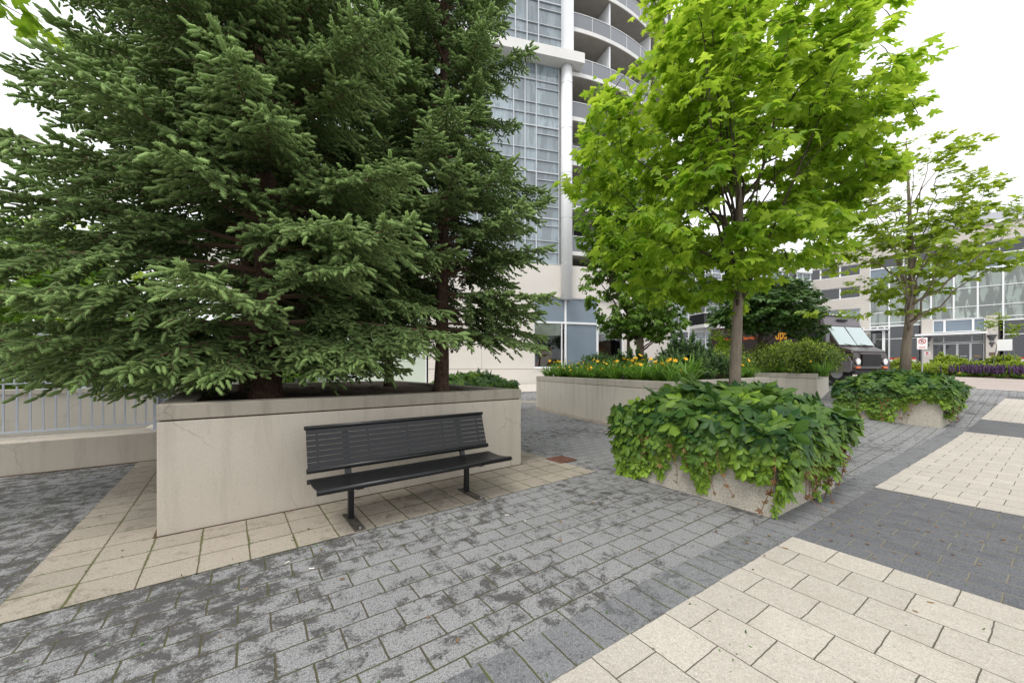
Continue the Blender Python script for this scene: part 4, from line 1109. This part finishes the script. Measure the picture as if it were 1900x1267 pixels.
for i in range(6):
    t0 = 6.7 + i * 1.65
    Q.win(t0, t0 + 1.65, 11.4, 12.6, 'darkgl', o=-.12); Q.win(t0, t0 + 1.65, 9.0, 10.25, 'darkgl', o=-.12)
    Q.win(t0, t0 + 1.65, 5.5, 7.85, 'bluegl', o=-.12); Q.win(t0, t0 + 1.65, 1.2, 5.5, 'darkgl', o=-.12)
# portal
Q.part('pier', 'officewall', (1.69, 2.41, .9, 6.13, .1, 1.2)); Q.part('pier', 'officewall', (-2.12, -1.45, .9, 6.13, .1, 1.2))
Q.win(.95, 1.69, 4.8, 5.95, 'slate', o=1.0); Q.win(-.75, .95, 4.8, 5.95, 'slate', o=1.0); Q.win(-1.45, -.75, 4.8, 5.95, 'slate', o=1.0)
Q.part('canopy', 'white', (-1.4, 2.9, 4.5, 4.68, .9, 2.2))
Q.win(-1.45, 1.69, 3.85, 4.5, 'darkgl', o=.5, cols=(-.75, .95))
for i in range(4):
    t0 = -1.45 + i * .785
    dw = Q.part('door', 'white', (t0, t0 + .07, 1.0, 3.8, .42, .54), (t0 + .715, t0 + .785, 1.0, 3.8, .42, .54), (t0 + .07, t0 + .715, 3.7, 3.8, .425, .535), (t0 + .07, t0 + .715, 1.0, 1.15, .425, .535))
    Q.part('pane', 'darkgl', (t0 + .05, t0 + .74, 1.1, 3.75, .46, .48), par=dw)
    Q.part('decal', 'gold' if i in (0, 3) else 'signwhite', (t0 + .2, t0 + .6, 2.55, 2.6, .482, .486), par=dw)
for tt_ in (2.05, -1.78):
    p_ = Q.pt(tt_, 1.2); sc_ = thing('wall_sconce', 'grey two-tier wall sconce on the ' + ('left' if tt_ > 0 else 'right') + ' pier of the office entrance', 'lamp', (p_[0], p_[1], 3.55), math.atan2(Q.d[1], Q.d[0]), 'sconces on the entrance piers')
    MB().cone((0, .0, .35), .12, .30, .5, 16).build('shade', M['sconce'], sc_); MB().cone((0, .0, -.25), .03, .17, .45, 16).build('shade', M['sconce'], sc_)
    MB().box(-.03, .03, -.05, .05, .15, .4).build('bracket', M['metal'], sc_)
tag(Q.part('name_plate', 'bronze', (-1.98, -1.62, 2.55, 2.85, 1.2, 1.22), par=None), None)
b = MB(); Q.box(b, 1.85, 2.25, 2.6, 3.05, 1.2, 1.21); ns = b.build('notice', M['signwhite']); tag(ns, 'small white notice with red marks on the left entrance pier', 'sign')
b = MB(); Q.box(b, 1.90, 2.20, 2.68, 2.74, 1.21, 1.214); Q.box(b, 1.97, 2.13, 2.82, 2.98, 1.21, 1.214); b.build('red_marks', M['red'], ns)
def redbox(t0, t1, o, z0, z1, lab):
    t = thing('flower_box', lab, 'planter', (*Q.pt(t0, o), z0), 0, 'flower boxes by the office entrance')
    b = MB(); Q.box(b, t0, t1, z0, z1, o - .5, o); local(b.build('box', M['officewall'], bevel=.02), t)
    f = MB(); r = np.random.default_rng(int(t0 * 10) % 97 + 3)
    for i in range(150):
        p = Q.pt(r.uniform(t0, t1), o - r.uniform(0, .5)); f.ball((p[0], p[1], z1 + r.uniform(.0, .16)), .045, 5, 3)
    local(f.build('red_flowers', M['redflower']), t)
    f = MB()
    for i in range(160):
        p = Q.pt(r.uniform(t0, t1), o - r.uniform(0, .5)); z = z1 + r.uniform(.0, .1); a = r.uniform(-.08, .08, 3); f.add([(p[0], p[1], z), (p[0] + a[0], p[1] + .03, z + .06), (p[0] + .03, p[1] + a[1], z + .08)], [(0, 1, 2)])
    local(f.build('foliage', M['midleaf']), t)
redbox(2.85, 4.6, 2.6, 1.2, 2.3, 'concrete flower box of red begonias left of the office entrance')
redbox(-3.4, -1.5, 2.9, 1.1, 2.2, 'concrete flower box of red begonias right of the office entrance')
# side canopy
ca = thing('glass_canopy', 'small white framed canopy on a post against the office glazing behind the truck', 'canopy', (*Q.pt(5, 1.5), 1.2))
local(Q.part('roof', 'white', (4.6, 7.4, 5.25, 5.38, .3, 2.4), par=of), ca)
for tt_ in (4.9,): 
    b = MB(); Q.box(b, tt_, tt_ + .22, 1.0, 5.25, 1.7, 1.92); local(b.build('post', M['white']), ca)
b = MB()
for i in range(5): Q.box(b, 4.9 + i * .5, 4.98 + i * .5, 5.4, 5.62, .3, 2.3)
local(b.build('louvre', M['white']), ca)
b = MB(); Q.box(b, -6.2, -4.7, 1.2, 5.7, -.35, -.15)
local(b.build('curtain', M['copper']), of)

# ------------------------------------------------------------------ glazed low building between tower and office
lb = thing('glazed_building', 'low blue glazed apartment block with a small balcony right of the tower base', 'building', (16, 38, 1))
K = Fac((15.2, 35.5), (.97, .24), lb)
K.part('core', 'bluegl', (0, 17.1, .5, 11.45, -8, -.3))
for i in range(9):
    for z0, z1 in ((.9, 5.0), (5.35, 8.3), (8.6, 11.5)):
        K.win(i * 1.9, i * 1.9 + 1.9, z0, z1, 'bluegl' if (i + int(z0)) % 3 else 'darkgl', rows=(z0 + 1.0, z1 - .7), cols=(i * 1.9 + .8,), fw=.07)
K.part('spandrel', 'white', (0, 17.1, 5.0, 5.35, -.2, .05)); K.part('spandrel', 'white', (0, 17.1, 8.3, 8.6, -.2, .05)); K.part('roof_edge', 'white', (0, 17.1, 11.5, 12.0, -8, .2))
for (t0, t1, zz) in ((2.0, 6.2, 5.5), (2.0, 6.2, 8.6)):
    bb_ = K.part('balcony', 'whitewall', (t0, t1, zz - .3, zz, 0, 2.0))
    K.part('railing', 'black', (t0 + .05, t1 - .05, zz + .05, zz + 1.0, 1.93, 1.95), (t0 + .04, t0 + .06, zz + .05, zz + 1.0, 0, 1.9), par=bb_)
    K.part('handrail', 'white', (t0, t1, zz + 1.0, zz + 1.07, 1.9, 1.97), (t0, t0 + .07, zz + 1.0, zz + 1.07, 0.1, 1.9), par=bb_)

# ------------------------------------------------------------------ delivery truck
def truck():
    fx = nrm(np.array([.96, .28])); hd = np.array([fx[1], -fx[0]])      # along the front face / heading
    org = np.array([14.2, 17.0]); z0 = T(15.5, 18) + .02
    t = thing('delivery_truck', 'dark brown step van parked nose out behind the hedge planter', 'truck', (org[0], org[1], z0), math.atan2(fx[1], fx[0]))
    # local: x across the front (0..2.4), -y forward, +y back
    Wd = 2.4; H = 3.86 - z0
    def P_(n, m_, b, **k): return b.build(n, M[m_], t, **k)
    b = MB(); b.hexa([(0, .0, .55), (Wd, .0, .55), (Wd, 6.5, .55), (0, 6.5, .55)], [(0, .12, H), (Wd, .12, H), (Wd, 6.5, H), (0, 6.5, H)]); P_('body', 'truck', b, bevel=.05)
    # front cap above the windscreen
    zw = H - .50; b = MB(); b.hexa([(0.02, -.10, zw), (Wd - .02, -.10, zw), (Wd - .02, .2, zw), (.02, .2, zw)], [(.06, .06, H + .01), (Wd - .06, .06, H + .01), (Wd - .06, .4, H + .01), (.06, .4, H + .01)]); P_('front_cap', 'truckhood', b, bevel=.03)
    MB().box(.06, Wd - .06, -.02, .10, H + .01, H + .05).build('roof_edge', M['signwhite'], t)
    q = MB().box(.85, 1.45, -.10, .0, H - .26, H - .18).build('marker_recess', M['rubber'], t)
    # windscreen
    zb = 2.44 - z0 + .02
    b = MB(); b.hexa([(.0, -.62, zb - .06), (Wd, -.62, zb - .06), (Wd, .1, zb - .06), (0, .1, zb - .06)], [(.04, -.10, zw), (Wd - .04, -.10, zw), (Wd - .04, .1, zw), (.04, .1, zw)]); P_('windscreen_frame', 'truck', b)
    for a, c in ((.08, Wd / 2 - .03), (Wd / 2 + .03, Wd - .08)):
        b = MB(); dz = zw - zb
        b.hexa([(a, -.635, zb), (c, -.635, zb), (c, -.60, zb), (a, -.60, zb)], [(a + .02, -.128, zw - .03), (c - .02, -.128, zw - .03), (c - .02, -.10, zw - .03), (a + .02, -.10, zw - .03)]); P_('windscreen', 'windscreen', b)
    for a in (.35, 1.35):
        MB().tube([(a + .5, -.68, zb - .02), (a, -.66, zb + .05)], .012, 5).build('wiper', M['rubber'], t)
    # bonnet
    zn = 1.05
    b = MB(); b.hexa([(.12, -1.12, zn + .32), (Wd - .12, -1.12, zn + .32), (Wd - .02, -.6, zn + .35), (.02, -.6, zn + .35)], [(.2, -1.08, zn + .42), (Wd - .2, -1.08, zn + .42), (Wd - .02, -.6, zb - .04), (.02, -.6, zb - .04)]); P_('bonnet', 'truck', b, bevel=.04)
    b = MB(); b.hexa([(.1, -1.16, .62), (Wd - .1, -1.16, .62), (Wd, -.0, .62), (0, -.0, .62)], [(.12, -1.12, zn + .32), (Wd - .12, -1.12, zn + .32), (Wd, -.0, zn + .35), (0, -.0, zn + .35)]); P_('nose', 'truck', b, bevel=.05)
    MB().box(.62, Wd - .62, -1.19, -1.155, .78, 1.28).build('grille', M['rubber'], t)
    MB().box(.5, Wd - .5, -1.175, -1.14, 1.31, 1.36).build('grille_trim', M['truckhood'], t)
    MB().box(-.02, Wd + .02, -1.3, -1.16, .42, .60).build('bumper', M['rubber'], t, bevel=.02)
    for x in (.34, Wd - .34):
        h_ = MB().tube([(x, -1.20, .98), (x, -1.14, .98)], [.13, .15], 18).build('headlight', M['chrome'], t)
        MB().tube([(x, -1.19, .98), (x, -1.155, .98)], [.165, .165], 18).build('bezel', M['truckhood'], h_)
        MB().box(x - .12, x + .12, -1.2, -1.16, .68, .76).build('indicator', M['amber'], t)
        # wheel arch / fender
        fe = MB()
        xs = (-.03, .32) if x < 1 else (Wd - .32, Wd + .03)
        pr = [(-1.10, .55), (-1.12, .95), (-.95, 1.28), (-.5, 1.40), (-.1, 1.30), (.0, 1.0), (.0, .55)]
        fe.add([(xs[0], y, z) for y, z in pr] + [(xs[1], y, z) for y, z in pr], [tuple(range(7)), tuple(reversed(range(7, 14)))] + [(i, (i + 1) % 7, 7 + (i + 1) % 7, 7 + i) for i in range(7)])
        fe.build('fender', M['truckhood'], t, bevel=.03)
    for x in (.05, Wd - .3):
        for y in (-.55, 4.6):
            w = thing('wheel', None, None, (x, y, .48)); w.parent = t
            MB().tube([(0, 0, 0), (.25, 0, 0)], .46, 24).build('tyre', M['rubber'], w)
            MB().tube([(-.01, 0, 0), (.26, 0, 0)], .24, 16).build('rim', M['metal'], w)
    # side door and mirror on the side facing left
    d_ = MB().box(-.02, 0, .25, 1.1, .75, H - .35).build('door', M['rubber'], t)
    MB().tube([(0, -.1, 2.0), (-.3, -.35, 2.1), (-.3, -.35, 2.5)], .015, 5).build('mirror_arm', M['rubber'], t)
    MB().box(-.42, -.2, -.42, -.36, 1.85, 2.35).build('mirror', M['sconce'], t)
    MB().tube([(Wd, -.1, 2.0), (Wd + .28, -.35, 2.1), (Wd + .28, -.35, 2.45)], .015, 5).build('mirror_arm', M['rubber'], t)
    MB().box(Wd + .18, Wd + .38, -.42, -.36, 1.85, 2.3).build('mirror', M['sconce'], t)
    for y in (1.4, 2.9, 4.4): MB().box(-.006, 0, y, y + .03, .6, H - .1).build('panel_seam', M['rubber'], t)
    MB().box(-.008, 0, .3, 6.4, H - .42, H - .38).build('trim_strip', M['truckhood'], t)
    # lettering on the left-facing side
    def text(body, size, y_left, z, m_, name):
        cu = bpy.data.curves.new(name, 'FONT'); cu.body = body; cu.size = size; cu.extrude = .006; cu.offset = size * .012
        o = bpy.data.objects.new(name, cu); COL.objects.link(o)
        dg = bpy.context.evaluated_depsgraph_get(); me = bpy.data.meshes.new_from_object(o.evaluated_get(dg)); bpy.data.objects.remove(o)
        me.materials.clear(); me.materials.append(M[m_])
        ob = bpy.data.objects.new(name, me); COL.objects.link(ob); ob.parent = t
        ob.scale = (.62 if size > .5 else 1, 1, 1); ob.rotation_euler = (R(90), 0, R(-90)); ob.location = (-.012, y_left, z); return ob
    text('ups', .74, 2.25, 3.2 - z0 - .30, 'gold', 'lettering')
    text('Worldwide Services', .26, 5.4, 3.02 - z0, 'orange', 'lettering')
truck()

# ------------------------------------------------------------------ sign post, easel board, beds
sp_ = thing('parking_sign', 'no parking sign on a thin galvanised post beside the drive', 'sign', (22.06, 20.0, T(22, 20)), R(-46))
MB().tube([(0, 0, -.1), (0, 0, 2.3)], .03, 8).build('post', M['metal'], sp_)
pl = MB().box(-.19, .19, -.035, -.025, 1.60, 2.22).build('plate', M['signwhite'], sp_)
rg = MB(); pts = [(.125 * math.cos(a), -.04, 2.03 + .125 * math.sin(a)) for a in np.linspace(0, 2 * math.pi, 25)]
rg.tube(pts, .016, 5, False); rg.tube([(-.088, -.042, 2.118), (.088, -.042, 1.942)], .014, 5); rg.build('ring', M['red'], pl)
lt_ = MB(); lt_.box(-.035, -.012, -.04, -.036, 1.96, 2.10); lt_.box(-.012, .03, -.04, -.036, 2.075, 2.10); lt_.box(-.012, .03, -.04, -.036, 2.02, 2.04); lt_.box(.025, .045, -.04, -.036, 2.03, 2.09); lt_.build('letter', M['black'], pl)
MB().box(-.12, .12, -.04, -.036, 1.68, 1.72).build('arrow', M['red'], pl)
ea = thing('display_board', 'white board on a slanted dark easel in the bed before the entrance', 'sign', (28.6, 21.6, .9), R(-46))
for x in (-.3, .3):
    MB().tube([(x * 1.7, -.1, 0), (x * .7, 0, 2.3)], .018, 6).build('leg', M['sconce'], ea)
MB().tube([(0, .5, 0), (0, 0, 2.3)], .018, 6).build('leg', M['sconce'], ea)
MB().box(-.27, .27, -.06, -.03, 1.55, 2.2).build('board', M['signwhite'], ea)
def conif(loc, rad, seed, lab, cat='shrub'):
    r = np.random.default_rng(seed); t = thing('juniper', lab, cat, loc, 0, 'low junipers in the bed by the office')
    st = MB(); 
    for i in range(8): a = i * .78; st.tube([(0, 0, 0), (math.cos(a) * rad[0] * .6, math.sin(a) * rad[0] * .6, rad[1] * .5)], .01, 4)
    st.build('stem', M['bark_dk'], t)
    n = 1300; d = nrm(r.normal(0, 1, (n, 3))); d[:, 2] = np.abs(d[:, 2]); q = r.random(n)[:, None] ** .3
    bp_ = np.array([1 + .3 * noise.noise(Vector(x) * 3 + Vector((seed, 0, 0))) for x in d])[:, None]
    P = d * np.array([rad[0], rad[0], rad[1]]) * q * bp_; tip = nrm(d * (1, 1, .6) + r.normal(0, .5, (n, 3)) + (0, 0, .3))
    v, f_, ti = stamp(SH_LO[0], SH_LO[1], frames(tip, r.normal(0, 1, (n, 3)), r.uniform(.14, .26, n)), P, .35 + .4 * d[:, 2] + r.uniform(-.2, .25, n), SH_LO[2])
    npmesh('foliage', v, f_, M['hedge'], t, ti)
for i, (tt_, oo_, rx, rz) in enumerate([(-2.4, 2.4, 1.0, .45), (-1.5, 3.6, 1.2, .5), (-.6, 3.1, 1.2, .6), (1.2, 3.3, 1.2, .6), (3.2, 3.6, 1.2, .6), (5.0, 3.4, 1.2, .6), (-3.0, 5.6, .6, .7), (-1.0, 5.8, .9, .9), (1.2, 5.8, .9, .9)]):
    p = D(tt_, oo_)
    conif((p[0], p[1], T(*p) + .08), (rx, rz * 1.25), 400 + i, ORD[i if i < 6 else i - 6] + (' spreading juniper from the left in the bed behind the purple flowers' if i < 6 else ' upright green shrub from the left in the back of the office bed'))
def salvia(loc, seed, lab, mm='salvia', hgt=.55, group='purple flowers behind the kerb'):
    r = np.random.default_rng(seed); t = thing('salvia', lab, 'flowering plant', loc, 0, group)
    v, f_, ti = blade_clump(seed, 50, .35, .45); npmesh('foliage', v, f_, M['midleaf'], t, ti * .5)
    n = 40; P = []; Dv = []; 
    base = np.stack([r.normal(0, .36, n), r.normal(0, .36, n), np.zeros(n)], 1)
    pos = []; dirs = []
    for i in range(n):
        h = hgt * r.uniform(.7, 1.15)
        for k_ in range(3): pos.append(base[i] + (0, 0, h * (.45 + .22 * k_))); dirs.append(np.array([0, 0, 1.]) + r.normal(0, .15, 3))
    v, f_, ti = stamp(SH_LO[0], SH_LO[1], frames(np.array(dirs), r.normal(0, 1, (len(pos), 3)), np.full(len(pos), .17)), np.array(pos), r.uniform(.1, .9, len(pos)), SH_LO[2])
    npmesh('flower_spikes', v, f_, M[mm], t, ti)
j = 0
for i in range(9):
    p = D(-.8 + i * .62, .9 + .6 * (i % 2)); salvia((p[0], p[1], T(*p) + .1), 450 + i, ORD[i] + ' clump of purple salvia from the left behind the kerb')
for i in range(4):
    p = D(-3 + i * 2.1, .45); daylily((p[0], p[1], T(*p) + .1), 480 + i, ORD[i] + ' low yellow flowering clump along the kerb from the left', 3, 'low flowers along the kerb', .7)
# moss tufts, fallen leaves and crumbs on the paving
def litter():
    r = np.random.default_rng(77); P = []; TD = []; NR = []; S = []; Ti = []
    k_ = 0
    while k_ < 900:
        if r.random() < .6: p = np.array(A(r.uniform(-3.5, 4.4), r.uniform(-1.6, 3.5)))
        else: p = np.array([r.uniform(-3, 3), r.uniform(1.5, 7)])
        rel = p - O; u, v = rel @ UA, rel @ VA
        if 0 < u < 3.88 and 0 < v < 5.07: continue
        jv = round(v / .186) * .186 if v < -.92 else round((v + .92) / .31) * .31 - .92
        if -.92 < v < 3.6 and -.6 < u < 4.45: 
            if r.random() < .5: p = np.array(A(round(u / .302) * .302, v))
            else: p = np.array(A(u, jv))
        if noise.noise(Vector((p[0] * 1.3, p[1] * 1.3, 3))) < -.05: continue
        P.append((p[0] + r.normal(0, .006), p[1] + r.normal(0, .006), .008)); TD.append((*r.normal(0, 1, 2), .3)); NR.append((*r.normal(0, .4, 2), 1)); S.append(r.uniform(.006, .022)); Ti.append(r.random()); k_ += 1
    v, f_, ti = stamp(OVAL[0], OVAL[1], frames(np.array(TD), np.array(NR), np.array(S)), np.array(P), np.array(Ti))
    o = npmesh('moss', v, f_, M['maple_d'], None, ti); tag(o, 'tiny moss and weeds growing in the paving joints', 'moss', kind='stuff')
    P = []; TD = []; NR = []; S = []
    for i in range(150):
        q = r.random()
        if q < .45: p = (2.45 + r.normal(.6, .9), 3.2 + r.normal(0, .35))
        elif q < .7: p = A(r.uniform(-2.5, .2), 3.5 - abs(r.normal(0, .25)))
        else: p = (r.uniform(-3, 4), r.uniform(1.6, 6))
        rel = np.array(p) - O
        if 0 < rel @ UA < 3.88 and 0 < rel @ VA < 5: continue
        P.append((*p, .014)); TD.append((*r.normal(0, 1, 2), .1)); NR.append((*r.normal(0, .3, 2), 1)); S.append(r.uniform(.015, .045))
    v, f_, ti = stamp(OVAL[0], OVAL[1], frames(np.array(TD), np.array(NR), np.array(S)), np.array(P), r.random(len(P)))
    o = npmesh('fallen_leaves', v, f_, M['redleaf'], None, ti); tag(o, 'dry brown leaf litter scattered on the paving', 'leaf litter', kind='stuff')
litter()
bw = plain('cigarette paper', (.75, .72, .66), .8)
for i, (px, py, a, lab) in enumerate([(-.05, 3.55, .3, 'white cigarette end on the grey pavers right of the bench'), (-1.62, 2.68, 1.2, 'white cigarette end on the grey pavers in front of the left bench leg'), (-1.4, 2.60, .1, 'cigarette end lying flat just right of another in front of the bench'), (.12, 3.42, 1.9, 'cigarette end farther right of the bench on the grey pavers')]):
    o = MB().tube([(-.018, 0, 0), (.018, 0, 0)], .004, 6).build('cigarette_end', bw); o.location = (px, py, .006); o.rotation_euler = (0, 0, a)
    tag(o, lab, 'cigarette end', 'cigarette ends on the paving')

# ------------------------------------------------------------------ light, sky, camera
w = bpy.data.worlds.new('World'); SC.world = w; w.use_nodes = True
nt = w.node_tree; bg = nt.nodes['Background']
sky = N(nt, 'ShaderNodeTexSky', sky_type='NISHITA'); sky.sun_disc = False
SUN_EL, SUN_AZ = R(58), R(215)     # azimuth clockwise from +Y: behind the camera, to the left
sky.sun_elevation = SUN_EL; sky.sun_rotation = SUN_AZ; sky.dust_density = 4; sky.ozone_density = 1
hs = N(nt, 'ShaderNodeHueSaturation'); hs.inputs['Saturation'].default_value = .10; L(nt, sky.outputs[0], hs.inputs['Color'])
# cloud deck: bright even overcast with faint structure
tc = N(nt, 'ShaderNodeTexCoord'); cn = noi(nt, 1.6, 5, .55, tc.outputs['Generated'])
cl = mixc(nt, ramp(nt, cn, (.3, .7)), (8.6, 8.8, 9.1), (9.8, 9.9, 10.0))
L(nt, mixc(nt, .82, hs.outputs[0], cl), bg.inputs['Color']); bg.inputs['Strength'].default_value = .115
sl = bpy.data.lights.new('sun', 'SUN'); sl.energy = 1.3; sl.angle = R(18); sl.color = (1, .96, .90)
so2 = bpy.data.objects.new('sun', sl); COL.objects.link(so2)
dirv = Vector((math.sin(SUN_AZ) * math.cos(SUN_EL), math.cos(SUN_AZ) * math.cos(SUN_EL), math.sin(SUN_EL)))
so2.rotation_euler = dirv.to_track_quat('Z', 'Y').to_euler(); so2.location = (0, -5, 20)
cam = bpy.data.cameras.new('camera'); co = bpy.data.objects.new('camera', cam); COL.objects.link(co)
co.location = (0, 0, 1.4); co.rotation_euler = (R(90), 0, 0)
cam.sensor_width = 36; cam.lens = 690 / 1900 * 36; cam.shift_y = 50.5 / 1900; cam.clip_end = 2000; cam.clip_start = .05
SC.camera = co
SC.view_settings.view_transform = 'Standard'; SC.view_settings.look = 'None'; SC.view_settings.gamma = 1
SC.view_settings.exposure = 0.62
SC.cycles.max_bounces = 8; SC.cycles.transparent_max_bounces = 12
